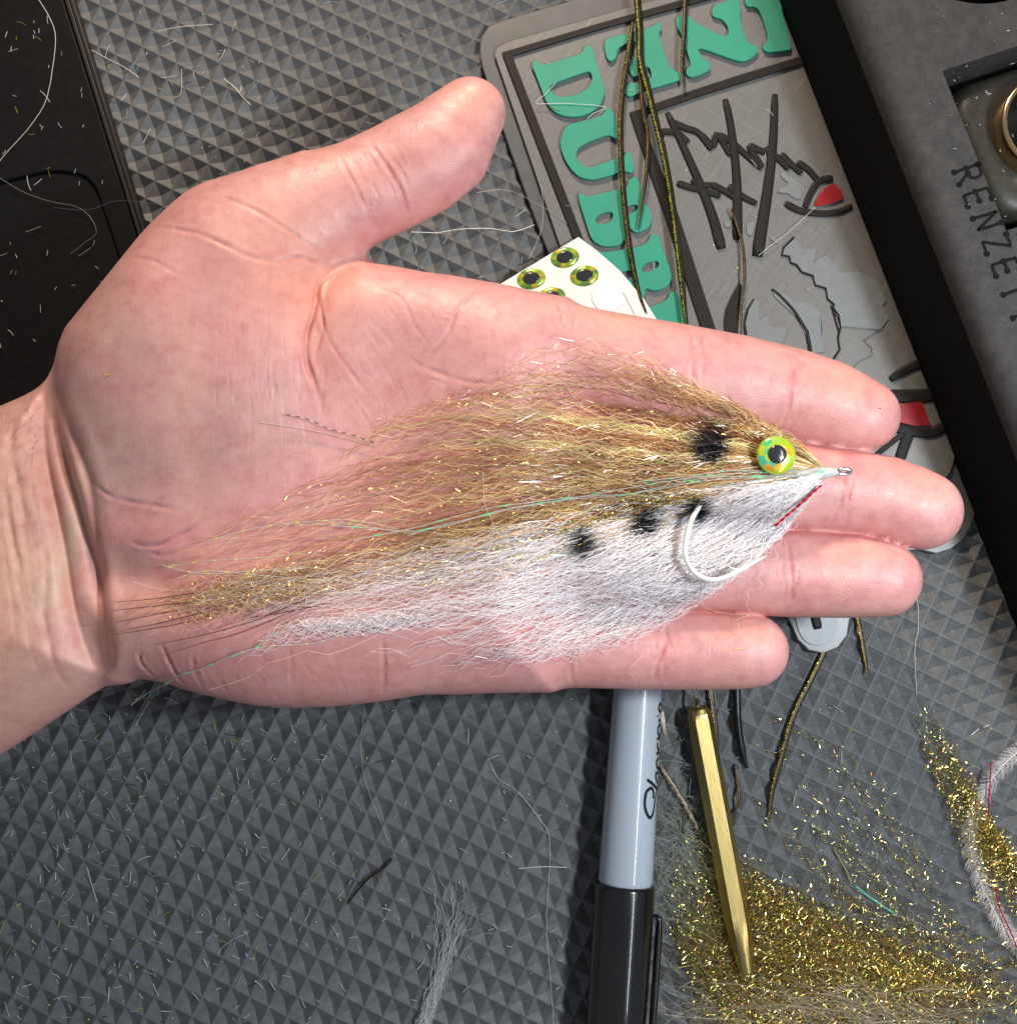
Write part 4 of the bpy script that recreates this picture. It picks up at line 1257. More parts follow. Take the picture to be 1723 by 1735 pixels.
def back_col(g_, v, U, pxy, zn, c):
    k = g_.choice(6, c, p=[.24, .22, .16, .12, .12, .14])
    # pale olive bands and tan ridge follow the hank they were cut from
    ol = (np.abs(v - .30) < .035) | (np.abs(v - .50) < .05) | (np.abs(v - .17) < .03)
    k = np.where(ol & (g_.random(c) < .75), np.where(g_.random(c) < .6, 3, 2), k)
    k = np.where((v < .09) & (g_.random(c) < .7), 2, k)
    k = np.where((np.abs(v - .235) < .03) & (g_.random(c) < .85), 4, k)
    k = np.where(g_.random(c) < .10, 2, k)  # scattered fibres turned pale as painted glints
    C = TAN[k] * g_.uniform(.75, 1.25, (c, 1))
    C = np.broadcast_to(C[:, None], (c, U.shape[1], 3)).copy()
    C = C * (1 + 0.12 * np.sin(U * 40)[..., None])
    return np.clip(ink(C, pxy, g_, zn), 0, 1)


def lens_back(g_, v, c):
    # lengths of each hank: short along the ridge, long in the middle
    env = np.interp(v, [0, .1, .25, .33, .5, .7, .85, 1], [.80, .84, .78, .95, .98, 1.0, 1.0, 1.0])
    u = g_.random(c)
    return env * (1 + .10 * np.sin(v * 47) + .06 * np.sin(v * 91 + 1)) * np.where(u < .22, g_.uniform(.72, 1.0, c), g_.uniform(.22, .72, c))


def thick_b(U): return 0.4 + 3.4 * np.sin(np.pi * np.clip(U, 0, 1) ** .55) ** 1.0 * (1 - .55 * U)


W1, C1, r1 = fibres(G_back, 700, back_col, thick_b, lens_back, 0.066, .48, 34, .3, spread=.38, seed=1)
build_fibres('back_hair', W1, C1, r1, M_fibre, fly)


def belly_col(g_, v, U, pxy, zn, c):
    b = g_.uniform(.93, 1.0, (c, 1)) * np.array([[1.0, .965, .97]])
    dk = g_.random(c) < .03
    b = np.where(dk[:, None], b * .35, b)
    C = np.broadcast_to(b[:, None], (c, U.shape[1], 3)).copy()
    return np.clip(ink(C, pxy, g_, zn), 0, 1)


def lens_belly(g_, v, c):
    u = g_.random(c)
    env = np.interp(v, [0, .3, .6, 1], [1, .98, .96, .98])
    return env * np.where(u < .36, g_.uniform(.66, 1.0, c), g_.uniform(.22, .72, c))


W2, C2_, r2 = fibres(G_belly, 820, belly_col, thick_b, lens_belly, 0.068, .48, 34, .3, spread=.38, seed=2)
build_fibres('belly_hair', W2, C2_, r2, M_white, fly)
# dense short white hank over the hook shank
G_short = [[(1396, 800), (1320, 818), (1240, 830), (1180, 858), (1130, 885)], [(1396, 802), (1320, 835), (1250, 870), (1190, 905), (1120, 935)], [(1396, 803), (1330, 860), (1280, 905), (1240, 935), (1180, 965)]]
W3, C3, r3 = fibres(G_short, 400, belly_col, lambda U: 1.5 + 3.0 * np.sin(np.pi * U ** .6), lambda g_, v, c: g_.uniform(.45, 1, c), 0.075, .2, 20, 1.5, spread=.1, seed=3)
build_fibres('belly_hair', W3, C3, r3, M_white, fly)
# tan and white fibres mixed where the two colours meet
G_mix = [G_back[-2], G_back[-1], G_belly[0], G_belly[1]]
Wm, Cm, rm = fibres(G_mix, 130, back_col, thick_b, lens_back, 0.06, .5, 34, .8, spread=.5, seed=71)
build_fibres('back_hair', Wm, Cm, rm, M_fibre, fly)
Wm, Cm, rm = fibres(G_mix[1:], 130, belly_col, thick_b, lens_belly, 0.06, .5, 34, .8, spread=.6, seed=72)
build_fibres('belly_hair', Wm, Cm, rm, M_white, fly)
# tail wisp of white fibre that trails off to the lower left
G_w = [[(760, 1010), (680, 1040), (600, 1052), (520, 1056), (470, 1070), (430, 1100)], [(760, 1050), (680, 1062), (600, 1068), (520, 1070), (465, 1085), (418, 1108)]]
W4, C4, r4 = fibres(G_w, 60, belly_col, lambda U: 2.4 - 1.6 * U, lambda g_, v, c: g_.uniform(.6, 1, c), 0.055, .42, 30, .3, spread=.9, start=.3, seed=4)
build_fibres('belly_hair', W4, C4, r4, M_white, fly)
# frayed ends in the tail
G_t = [[(620, 930), (520, 955), (420, 975), (330, 985), (250, 985)], [(620, 960), (520, 985), (420, 1005), (330, 1020), (250, 1035)], [(620, 985), (520, 1010), (430, 1030), (360, 1050), (290, 1065)]]
W5, C5, r5 = fibres(G_t, 120, back_col, lambda U: 1.8 - .8 * U, lambda g_, v, c: g_.uniform(.45, 1, c), 0.045, .75, 24, .3, spread=.5, start=.4, seed=5)
C5 = np.clip(C5 * .9 + rng.choice([0, .12, .35], (len(C5), 1, 1)), 0, 1)
W8, C8, r8 = fibres(G_back, 130, back_col, lambda U: 1 + 3 * U, lambda g_, v, c: g_.uniform(.6, 1.04, c), 0.04, .7, 44, .5, spread=.7, seed=8)
build_fibres('back_hair', W8, np.clip(C8 * 1.3, 0, 1), r8, M_fibre, fly)
W9, C9, r9 = fibres(G_belly, 150, belly_col, lambda U: 1 + 3 * U, lambda g_, v, c: g_.uniform(.4, 1.03, c), 0.04, .65, 44, .5, spread=.8, seed=9)
build_fibres('belly_hair', W9, C9, r9, M_white, fly)
build_fibres('tail_hair', W5, C5, r5, M_fibre, fly)


def fly_strand(name, pts, r, colr, zo=1.0, mat=None, n=40, parent=None, zf=None, wob=0.12, seg=None, dash=None):
    P = resample(np.array([p[:2] for p in pts], float), n)
    lv = HZ + 16
    w = at(P[:, 0], P[:, 1], lv)
    z = (hz(w[:, 0], w[:, 1]) if zf is None else zf(w[:, 0], w[:, 1])) + zo
    k = np.ones(7) / 7
    z = np.convolve(np.pad(z, 3, mode='edge'), k, 'valid')
    w = at(P[:, 0], P[:, 1], z)
    w[:, :2] += rng.normal(0, wob, (n, 2)) * .5
    w[:, 2] += rng.normal(0, wob * .4, n)
    V, F = tube(w, r if dash is None else np.where(np.arange(n) % dash == 0, r * 1.7, r), 4)
    Cc = np.asarray(colr, float)
    Cc = np.repeat(Cc if Cc.ndim == 2 else np.tile(Cc, (n, 1)), 4, 0)
    return mesh_obj(name, V, F, mat or M_fibre, parent or fly, False, {'col': Cc})


# dark brown guard hairs at the tail
for pts in ([(330, 1005), (260, 1015), (195, 1020)], [(340, 1018), (270, 1026), (190, 1035)], [(330, 1028), (260, 1042), (196, 1055)], [(345, 1038), (275, 1055), (205, 1070)], [(360, 1044), (280, 1062), (188, 1076)],
            [(520, 1015), (430, 1052), (350, 1075), (262, 1093)], [(535, 1020), (440, 1060), (390, 1078), (350, 1088), (275, 1112)], [(560, 1022), (470, 1040), (420, 1048), (360, 1068)], [(640, 955), (520, 985), (400, 1020), (300, 1042)], [(620, 965), (480, 1000), (380, 1020)]):
    fly_strand('guard_hair', pts, np.linspace(.11, .04, 40), (.17, .055, .035), 1.0, wob=.03)
GRN, YEL = (0.10, 1.0, .50), (.95, 1.0, .12)


def flash_c(n, base, dots, every):
    c = np.tile(np.array(base, float), (n, 1)); c[::every] = dots; return c


pearl = (.62, .66, .66)
flash = [([(1396, 798), (1300, 800), (1200, 806), (1080, 824), (960, 846), (860, 862), (800, 878), (740, 892), (690, 908)], GRN), ([(1396, 800), (1290, 806), (1180, 812), (1060, 838), (950, 848), (850, 866), (760, 890), (700, 900), (640, 896), (560, 890)], GRN),
         ([(1396, 801), (1300, 808), (1190, 815), (1080, 835), (980, 842), (860, 856), (800, 868), (700, 895), (600, 915)], GRN), ([(1390, 796), (1300, 798), (1230, 798), (1160, 808), (1080, 816)], GRN), ([(1390, 803), (1320, 810), (1270, 815), (1210, 826)], (.3, .7, .6)),
         ([(690, 900), (600, 882), (520, 884), (425, 896), (350, 918)], YEL), ([(700, 905), (650, 898), (590, 888), (500, 890)], YEL), ([(540, 935), (440, 945), (360, 950), (280, 960)], YEL), ([(520, 960), (420, 968), (340, 972), (275, 958)], YEL), ([(560, 985), (440, 975), (350, 968), (300, 980)], YEL),
         ([(600, 1070), (530, 1090), (450, 1096), (400, 1108)], YEL)]
M_pearl = mat_attr('pearl_flash', 0.3, 0.15, 0.2, 1.0)
for pts, dc in flash:
    fly_strand('flash_strand', pts, .075, flash_c(60, pearl, dc, 8), 4.0 if pts[0][0] > 1300 else 1.8, M_pearl, 60, wob=.05, dash=8)
# gold flash along the lateral line
G_gold = [[(1225, 832), (1130, 842), (1050, 858), (970, 880), (900, 900)], [(1225, 840), (1130, 855), (1050, 872), (970, 892), (900, 912)]]


def gold_col(g_, v, U, pxy, zn, c):
    pal = np.array([(.85, .62, .12), (.9, .75, .25), (.75, .35, .08), (.55, .75, .15), (.35, .22, .08)])
    return pal[g_.integers(0, 5, U.shape)]


def ribbons(name, W, C, hw, mat, parent, seed=0, tw=1.6):
    """flat tinsel: a narrow ribbon that twists along each line, facets catching the light one by one"""
    g_ = np.random.default_rng(500 + seed)
    c, n, _ = W.shape
    T = np.gradient(W, axis=1); T /= np.linalg.norm(T, axis=2)[..., None] + 1e-9
    S = np.cross(T, np.array([0, 0, 1.0])); S /= np.linalg.norm(S, axis=2)[..., None] + 1e-9
    Uv = np.cross(S, T)
    a = np.cumsum(g_.normal(0, tw, (c, n)), 1)[..., None]
    D = S * np.cos(a) + Uv * np.sin(a)
    hwv = hw * np.ones((c, n, 1))
    V = np.stack([W - D * hwv, W + D * hwv], 2).reshape(-1, 3)
    b_ = np.arange(c)[:, None] * n * 2 + np.arange(n - 1)[None] * 2
    F = np.stack([b_, b_ + 1, b_ + 3, b_ + 2], -1).reshape(-1, 4)
    o = mesh_obj(name, V, F, mat, parent, False, {'col': np.repeat(C.reshape(c * n, 3), 2, 0)})
    o['kind'] = 'stuff'
    return o


W6, C6, _ = fibres(G_gold, 34, gold_col, lambda U: 2.4 - 1.2 * U, lambda g_, v, c: g_.uniform(.5, 1, c), .1, .3, 90, 2.6, spread=.9, start=.3, seed=6)
ribbons('gold_flash', W6, C6, .09, M_tinsel, fly, 6)
for gg, cnt, sd_, zz_ in ((G_back, 34, 61, 3.2), (G_belly[:2], 10, 62, 3.0), (G_t, 14, 63, 1.8)):
    W_, C_, _ = fibres(gg, cnt, gold_col, lambda U: zz_ + 0 * U, lambda g_, v, c: g_.uniform(.5, 1, c), .1, .3, 130, .3, spread=.4, start=.4, seed=sd_)
    ribbons('gold_flash', W_, np.clip(C_ * 1.1, 0, 1), .042, M_tinsel, fly, sd_)
# long twisted trailing strand with green glints
zfl = lambda x, y: np.where(hz(x, y) > 5, hz(x, y), 30.0)
fly_strand('flash_strand', [(470, 1072), (432, 1098), (382, 1117), (345, 1132), (309, 1144), (277, 1160), (244, 1179), (222, 1195)], .09, flash_c(41, (.55, .52, .50), (.08, 1.0, .5), 6), .8, M_pearl, 41, zf=zfl, wob=.04, dash=6)
fly_strand('flash_strand', [(475, 1078), (430, 1100), (384, 1114), (346, 1134), (307, 1142), (279, 1162), (243, 1177), (228, 1187)], .06, (.6, .55, .52), .8, M_pearl, 41, zf=zfl, wob=.06)
zred = float(hz(*at(1350, 850, HZ + 14)[:2])) + 4.6
# red gill strand: two tinsel threads twisted together
for sg_ in (-1, 1):
    P = resample(np.array([(1390, 823), (1365, 846), (1340, 868), (1313, 891)], float), 60)
    w = at(P[:, 0], P[:, 1], HZ + 14); w[:, 2] = zred - np.linspace(0, 1.0, 60)
    w = at(P[:, 0], P[:, 1], w[:, 2])
    a_ = np.linspace(0, 26, 60)
    w[:, 0] += .16 * np.cos(a_) * sg_; w[:, 2] += .22 * np.sin(a_) * sg_
    V, F = tube(w, .19, 5); mesh_obj('red_strand', V, F, M_redth, fly)
# barred hairs standing off the back
fly_strand('barred_hair', [(486, 702), (520, 710), (560, 727), (600, 738), (640, 752)], .10, np.array([(.05, .04, .04), (.7, .62, .58)])[(np.arange(40) // 2) % 2], 1.6, wob=.03)
fly_strand('barred_hair', [(444, 716), (500, 724), (560, 736), (640, 756)], .08, (.75, .62, .52), 1.2, wob=.03)
fly_strand('loose_fibre', [(818, 800), (822, 855), (835, 890), (828, 940)], .06, (.75, .68, .68), 3.4, wob=.03)
fly_strand('loose_fibre', [(1130, 1020), (1180, 1026), (1230, 1040), (1280, 1041)], .05, (.8, .66, .4), .5, wob=.01)

# hook
hzc = lambda px, py: float(hz(*at(px, py, HZ + 16)[:2]))
zh = max(hzc(x, y) for x, y in ((1170, 950), (1230, 975), (1290, 945), (1200, 860))) + 3.6
Ph = resample(np.array([(1400, 801, zh - 1.6), (1300, 812, zh - 3.4), (1235, 832, zh - 4.2), (1195, 848, zh - 4.0), (1176, 872, zh - 2.6), (1166, 900, zh + .0), (1160, 932, zh + 1), (1167, 957, zh + 1), (1181, 974, zh + .9), (1204, 983, zh + 1.2), (1230, 978, zh + 1.5), (1262, 962, zh + 1.9), (1300, 941, zh + 2.2)], float), 70)
V, F = tube(at(Ph[:, 0], Ph[:, 1], Ph[:, 2] + 1.2), np.r_[np.full(54, .56), np.linspace(.56, .50, 9), np.linspace(.46, .05, 7)], 12)
mesh_obj('hook', V, F, M_hook, fly, True)
Pb = resample(np.array([(1254, 966), (1240, 963), (1226, 953)], float), 8)
V, F = tube(at(Pb[:, 0], Pb[:, 1], zh + 2.9), np.linspace(.35, .03, 8), 8); mesh_obj('barb', V, F, M_hook, fly, True)
# eye of the hook
th_ = np.linspace(0, 2 * math.pi, 40)
ec = at(1430, 799, zh)
dl = at(1442, 799, zh)[0] - ec[0]
Pe = np.stack([ec[0] + 1.25 * np.cos(th_), ec[1] + .5 * np.sin(th_) + .05 * np.cos(th_), ec[2] + .3 * np.sin(th_)], 1)
V, F = tube(Pe, .45, 10, cap=False); mesh_obj('hook_eye', V, F, M_steel, fly, True)
# thread head
hd = [(1338, 807, .5), (1362, 805, 1.0), (1385, 802, 1.4), (1400, 801, 1.25), (1410, 800, 1.0), (1420, 800, .6)]
Pq = resample(np.array(hd, float), 24)
V, F = tube(at(Pq[:, 0], Pq[:, 1], zh - .2), Pq[:, 2], 20); mesh_obj('thread_head', V, F, M_head, fly, True)
# stick-on eye of the fly
eye = thing('fly_eye', None, None); eye.parent = fly
for k_ in ('label', 'category'):
    if k_ in eye: del eye[k_]
ze = zh + 3.0
ecp = at(1315, 771, ze)
pal = np.array([(.62, .95, .03), (.85, .98, .05), (.95, .80, .05), (.15, .85, .25), (1.0, .50, .05), (.70, 1.0, .15), (.08, .75, .55)])
n_ = 48; V = []; Cc = []; F = []
rr_ = [(3.95, -.9), (3.98, 0), (3.85, .35), (3.55, .55), (3.2, .7), (2.8, .84), (2.3, .98), (1.9, 1.05)]
for i, (r_, z_) in enumerate(rr_):
    for k in range(n_):
        a_ = 2 * math.pi * k / n_
        V.append((ecp[0] + r_ * math.cos(a_), ecp[1] + r_ * math.sin(a_), ecp[2] + z_))
        Cc.append(pal[0 if i < 3 and R.random() < .9 else (1 if i < 3 else (k // 5 * 5 + i // 3 * 2) % 7)] * R.uniform(.8, 1.05) * (.9 if i < 2 else .75))
for i in range(len(rr_) - 1):
    for k in range(n_):
        F.append((i * n_ + k, i * n_ + (k + 1) % n_, (i + 1) * n_ + (k + 1) % n_, (i + 1) * n_ + k))
F.append(tuple(range(n_))[::-1])
m_ = MB(); m_.add(V, F, Cc); m_.build('iris', M_iris, eye, True)
V, F = lathe([(1.95, 1.0), (1.9, 1.16), (1.6, 1.3), (1.0, 1.42), (.4, 1.48), (.01, 1.5)], 40, ecp); mesh_obj('pupil', V, F, M_pupil, eye, True)

# ------------------------------------------------------------------ long herls and tinsel lying on the mats
def herl(label, pts, r, cat='strand', group='dark herl strands', z0=ZB + 1.4, gold=.5, seed=0, name='herl', barb=True, dark=(.035, .027, .015), glint=((.80, .85, .08), (.95, .85, .15), (.5, .6, .05))):
    g_ = np.random.default_rng(900 + seed)
    root = thing(name, label, cat, group); r = r * 1.3
    n = 90
    P = resample(np.array([p[:2] for p in pts], float), n)
    z = np.interp(np.linspace(0, 1, n), [0, .5, 1], [z0 + r, z0 + r + .6, z0 + r]) if len(pts) > 2 else np.full(n, z0 + r)
    w = at(P[:, 0], P[:, 1], z)
    rr = r * np.interp(np.linspace(0, 1, n), [0, .08, .8, 1], [.5, 1, .9, .35])
    V, F = tube(w, rr, 6, .6)
    Cc = np.repeat(np.tile(np.array(dark), (n, 1)) * g_.uniform(.7, 1.4, (n, 1)), 6, 0)
    mesh_obj('stem', V, F, M_herl, root, True, {'col': Cc})
    if barb:
        # barbules: short facets along one edge that flash gold green
        T = np.gradient(w, axis=0); T /= np.linalg.norm(T, axis=1)[:, None]
        S = np.cross(T, [0, 0, 1.0]); m = MB()
        Pf = resample(w, n * 5); Tf = resample(T, n * 5); Sf = np.cross(Tf, [0, 0, 1.0]); rf = np.interp(np.linspace(0, 1, n * 5), np.linspace(0, 1, n), rr)
        for i in range(n * 5):
            for sd_ in (1, -1):
                if sd_ < 0 and g_.random() < .5: continue
                b0_ = Pf[i] + Sf[i] * sd_ * rf[i] * .25 + np.array([0, 0, rf[i] * .5])
                tip = b0_ + Sf[i] * sd_ * rf[i] * g_.uniform(.35, .85) + Tf[i] * g_.uniform(.1, .7) + np.array([0, 0, g_.uniform(-.1, .25)])
                wd = Tf[i] * g_.uniform(.05, .12)
                c_ = np.array(glint[g_.integers(0, len(glint))]) if (sd_ > 0 and g_.random() < min(1, gold * 1.6)) else np.array(dark) * g_.uniform(.8, 2.2)
                m.add([b0_ - wd, b0_ + wd, tip], [(0, 1, 2)], c_)
        b_ = m.build('barbules', M_herl, root); b_['kind'] = 'stuff'
        if gold >= .5:
            Pe_ = Pf + Sf * (rf * .35)[:, None] + np.array([0, 0, 1.0]) * (rf * .45)[:, None] + g_.normal(0, .03, Pf.shape)
            k0_ = int(g_.uniform(0, 30)); Pe_ = Pe_[k0_:]
            V, F = tube(Pe_, (rf * .2 * g_.uniform(.3, 1.3, n * 5))[k0_:], 4)
            cg = np.array(glint)[g_.integers(0, len(glint), len(Pe_))] * g_.uniform(.5, 1.2, (len(Pe_), 1))
            mesh_obj('metallic_edge', V, F, M_herl, root, False, {'col': np.repeat(np.clip(cg, 0, 1), 4, 0)})
    return root


herl('thickest black and gold herl, crossing the letter E down to the index finger', [(1078, -60), (1080, 0), (1084, 49), (1085, 98), (1097, 147), (1112, 209), (1124, 258), (1137, 331), (1149, 423), (1162, 545), (1168, 600)], 0.72, seed=1, z0=ZB + 2.2, group=None)
herl('dark gold-edged herl crossing the green letters U and B beside the eye card', [(1072, 36), (1064, 98), (1056, 147), (1051, 221), (1056, 319), (1068, 423), (1083, 495), (1095, 530)], 0.58, seed=2, z0=ZB + 1.4, group=None, glint=((.62, .42, .06), (.65, .6, .1), (.45, .2, .05)))
herl('brown herl with a white quill tip ending on the first green letter B', [(1078, 30), (1088, 172), (1097, 221), (1097, 270), (1088, 344), (1081, 388)], 0.42, seed=3, z0=ZB + 1.4, group=None, dark=(.06, .035, .02), glint=((.6, .45, .15), (.5, .3, .12)))
herl('short herl hanging from the top edge between the green letters E and N', [(1163, -40), (1161, 0), (1159, 61), (1156, 110), (1160, 148)], 0.5, seed=4, z0=ZB + 1.4, group=None, glint=((.6, .58, .5), (.55, .4, .1)))
herl('thin brown herl lying down the middle of the bar mat art', [(1238, 352), (1250, 385), (1259, 420), (1261, 470), (1256, 520), (1255, 575)], 0.3, seed=5, z0=ZB + 1.0, group=None, dark=(.09, .055, .03), glint=((.5, .38, .25), (.4, .3, .15)))
herl('curved black herl with gold flecks below the ring finger tip', [(1408, 1070), (1400, 1097), (1375, 1150), (1345, 1212), (1325, 1280), (1309, 1340), (1303, 1395)], 0.55, seed=6, z0=.1, group=None, glint=((.7, .55, .12), (.55, .4, .08)))
herl('short golden herl tip below the ring finger', [(1448, 1010), (1454, 1050), (1462, 1092), (1470, 1142)], 0.42, seed=7, z0=.1, group=None, gold=.9, glint=((.85, .6, .1), (.8, .5, .1)))
herl('stiff glossy black strand poking out from under the little finger', [(1246, 1120), (1248, 1165), (1250, 1220), (1256, 1265), (1266, 1302)], 0.75, seed=8, z0=.1, group=None, barb=False, dark=(.012, .012, .014))
herl('frayed brown herl beside the bodkin tip', [(1200, 1120), (1204, 1170), (1210, 1210), (1217, 1262)], 0.5, seed=9, z0=.1, group=None, dark=(.05, .035, .022), glint=((.4, .3, .15), (.3, .22, .12)))
herl('brown wisp right of the bodkin handle', [(1246, 1295), (1251, 1330), (1252, 1355), (1243, 1385), (1238, 1420)], 0.28, seed=10, z0=.1, group=None, dark=(.05, .032, .02), glint=((.3, .22, .1),))
herl('thin brown quill between the marker and the bodkin', [(1114, 1290), (1132, 1318), (1160, 1362), (1185, 1410), (1205, 1450)], 0.4, seed=11, z0=.1, group=None, dark=(.16, .11, .08), glint=((.3, .22, .16),), gold=.3)
herl('pale clipped quill resting on the marker lettering', [(1121, 1203), (1124, 1222), (1127, 1244)], 0.42, seed=12, z0=3.6, group=None, dark=(.45, .40, .32), glint=((.5, .45, .36),), gold=.2)
herl('small black feather sliver left of the bodkin', [(1160, 1360), (1158, 1400), (1153, 1440)], 0.3, seed=13, z0=.1, group=None, dark=(.015, .013, .01), glint=((.02, .02, .02),), gold=.1)
herl('small dark feather with a pale tip alone on the mat', [(665, 1455), (648, 1472), (625, 1488), (605, 1510), (589, 1533)], 0.24, 'feather', seed=14, z0=.1, group=None, name='feather_sliver', dark=(.03, .022, .016), glint=((.35, .25, .12), (.06, .04, .03)), gold=.3)
herl('thin dark hair strand at the lower right edge', [(1735, 1625), (1700, 1640), (1650, 1658), (1600, 1668)], 0.2, seed=15, z0=1.5, group=None, dark=(.06, .04, .025), glint=((.2, .15, .1),), gold=.2)

# ------------------------------------------------------------------ gold tinsel piles
def pile_z(x, y): return np.full(np.shape(x), 0.0)


def gold_pile_col(g_, v, U, pxy, zn, c):
    pal = np.array([(.95, .76, .22), (1.0, .90, .35), (.85, .38, .08), (.62, .88, .22), (.45, .30, .10), (1.0, .55, .14), (.25, .17, .07)])
    return pal[g_.choice(7, U.shape, p=[.26, .2, .1, .12, .16, .06, .10])]


G_p1 = [[(1165, 1385), (1235, 1440), (1330, 1510), (1450, 1590), (1580, 1660), (1760, 1745)],
        [(1150, 1420), (1215, 1490), (1310, 1560), (1420, 1630), (1540, 1690), (1700, 1770)],
        [(1140, 1450), (1190, 1530), (1275, 1605), (1380, 1670), (1480, 1730), (1600, 1800)],
        [(1135, 1500), (1175, 1580), (1245, 1650), (1320, 1710), (1400, 1770), (1480, 1830)],
        [(1125, 1560), (1160, 1625), (1205, 1680), (1260, 1730), (1310, 1790), (1360, 1850)]]
Wp, Cp, _ = fibres(G_p1, 620, gold_pile_col, lambda U: 1.2 + 3.6 * np.sin(np.pi * U ** .8), lambda g_, v, c: g_.uniform(.5, 1, c), .1, .8, 150, .15, spread=1.5, start=.75, zfun=pile_z, lvl=2.0, seed=20)
p = ribbons('tinsel_pile', Wp, Cp, .068, M_tinsel, None, 20, 1.1)
tag(p, 'big heap of glittering gold tinsel under the bodkin', 'tinsel', kind='stuff')
G_p2 = [[(1545, 1215), (1575, 1290), (1610, 1360), (1640, 1420), (1690, 1500), (1740, 1600)], [(1560, 1190), (1600, 1280), (1640, 1350), (1675, 1420), (1720, 1490), (1770, 1570)], [(1600, 1200), (1625, 1270), (1660, 1350), (1695, 1420), (1740, 1490), (1790, 1560)]]
Wp, Cp, _ = fibres(G_p2, 110, gold_pile_col, lambda U: .8 + 2.4 * np.sin(np.pi * U ** .9), lambda g_, v, c: g_.uniform(.55, 1, c), .1, .6, 130, .15, spread=.9, start=.7, zfun=pile_z, lvl=2.0, seed=21)
p = ribbons('tinsel_bundle', Wp, Cp, .07, M_tinsel, None, 21, 1.1)
tag(p, 'narrow bundle of gold tinsel running to the right edge', 'tinsel', kind='stuff')
G_p3 = [[(1270, 1190), (1400, 1240), (1480, 1320), (1560, 1430), (1640, 1560), (1760, 1700)], [(1240, 1270), (1330, 1330), (1430, 1430), (1530, 1540), (1620, 1640), (1740, 1740)], [(1220, 1350), (1300, 1410), (1400, 1500), (1500, 1590), (1600, 1680), (1700, 1760)]]
Wp, Cp, _ = fibres(G_p3, 46, gold_pile_col, lambda U: .5 + 1.0 * U, lambda g_, v, c: g_.uniform(.5, 1, c), .1, .5, 130, .1, spread=.5, start=.6, zfun=pile_z, lvl=1.0, seed=22)
p = ribbons('loose_tinsel', Wp, Cp, .06, M_tinsel, None, 22, 1.3)
tag(p, 'sparse gold tinsel threads straying over the mat above the heap', 'tinsel', kind='stuff')


def fuzz(name, label, cx_, cy_, rx, ry, cnt, c, zt, seed, ln=(30, 90), dirv=None, r=.028, curl=.5):
    g_ = np.random.default_rng(seed); n = 14
    x0 = cx_ + g_.normal(0, rx, cnt); y0 = cy_ + g_.normal(0, ry, cnt)
    a = g_.uniform(0, 6.28, cnt) if dirv is None else g_.normal(dirv, .45, cnt)
    L = g_.uniform(*ln, cnt)
    t = np.linspace(-.5, .5, n)
    k = g_.normal(0, curl, (cnt, 1))
    A = a[:, None] + k * t[None] * 2
    step_ = (L / n)[:, None]
    xx = x0[:, None] + np.cumsum(np.cos(A) * step_, 1) - (L / 2 * np.cos(a))[:, None]; yy = y0[:, None] + np.cumsum(np.sin(A) * step_, 1) - (L / 2 * np.sin(a))[:, None]
    z = g_.uniform(.1, zt, (cnt, 1)) + .3 * np.sin(t * 6 + g_.uniform(0, 6, (cnt, 1)))
    W = at(xx, yy, np.clip(z, .08, None))
    C = np.array(c)[g_.integers(0, len(c), cnt)][:, None] * np.ones((1, n, 1)) * g_.uniform(.7, 1.2, (cnt, 1, 1))
    o = build_fibres(name, W, np.clip(C, 0, 1), r, M_lint, None)
    return tag(o, label, 'fibre', kind='stuff')


fuzz('fibre_fuzz', 'grey green wispy fuzz between the marker cap and the bodkin', 1150, 1440, 26, 75, 380, [(.45, .5, .42), (.35, .45, .4), (.5, .42, .3)], 2.5, 31)
fuzz('fibre_fuzz', 'beige tangled fuzz over the lower edge of the gold heap', 1400, 1715, 120, 26, 700, [(.6, .5, .34), (.5, .42, .3), (.65, .62, .5)], 6.5, 32, (40, 130), .35)
fuzz('fibre_fuzz', 'brown fibres fanning below the bodkin end', 1250, 1690, 38, 40, 260, [(.3, .2, .12), (.45, .36, .22)], 4.0, 33, (40, 110), 1.25)
fuzz('fibre_fuzz', 'olive strands mixed through the left side of the gold heap', 1195, 1560, 30, 70, 300, [(.28, .26, .10), (.4, .42, .2), (.2, .14, .07)], 5.0, 34, (40, 100), .75)
fuzz('tinsel_fibre', 'dark olive hair strands running through the gold heap', 1370, 1640, 110, 60, 520, [(.20, .16, .06), (.13, .08, .04), (.34, .30, .12)], 5.0, 35, (80, 240), .55, curl=.25)
# tuft of white fibre, bottom centre
G_tuft = [[(690, 1790), (712, 1720), (738, 1650), (752, 1600), (762, 1560), (778, 1490)], [(715, 1790), (735, 1720), (760, 1650), (785, 1600), (810, 1570), (850, 1545)]]


def tuft_col(g_, v, U, pxy, zn, c):
    return np.broadcast_to((g_.uniform(.5, .9, (c, 1)) * np.array([[1, 1, 1.02]]))[:, None], (c, U.shape[1], 3)).clip(0, 1)


W7, C7, r7 = fibres(G_tuft, 85, tuft_col, lambda U: 1.6 * (1 - U) + .2, lambda g_, v, c: g_.uniform(.35, 1, c), .045, .3, 26, .15, spread=.45, zfun=pile_z, lvl=1.0, seed=23)
p = build_fibres('fibre_tuft', W7, C7, r7, M_lint, None)
tag(p, 'tuft of crinkled white fibre at the bottom edge left of the marker', 'fibre', kind='stuff')

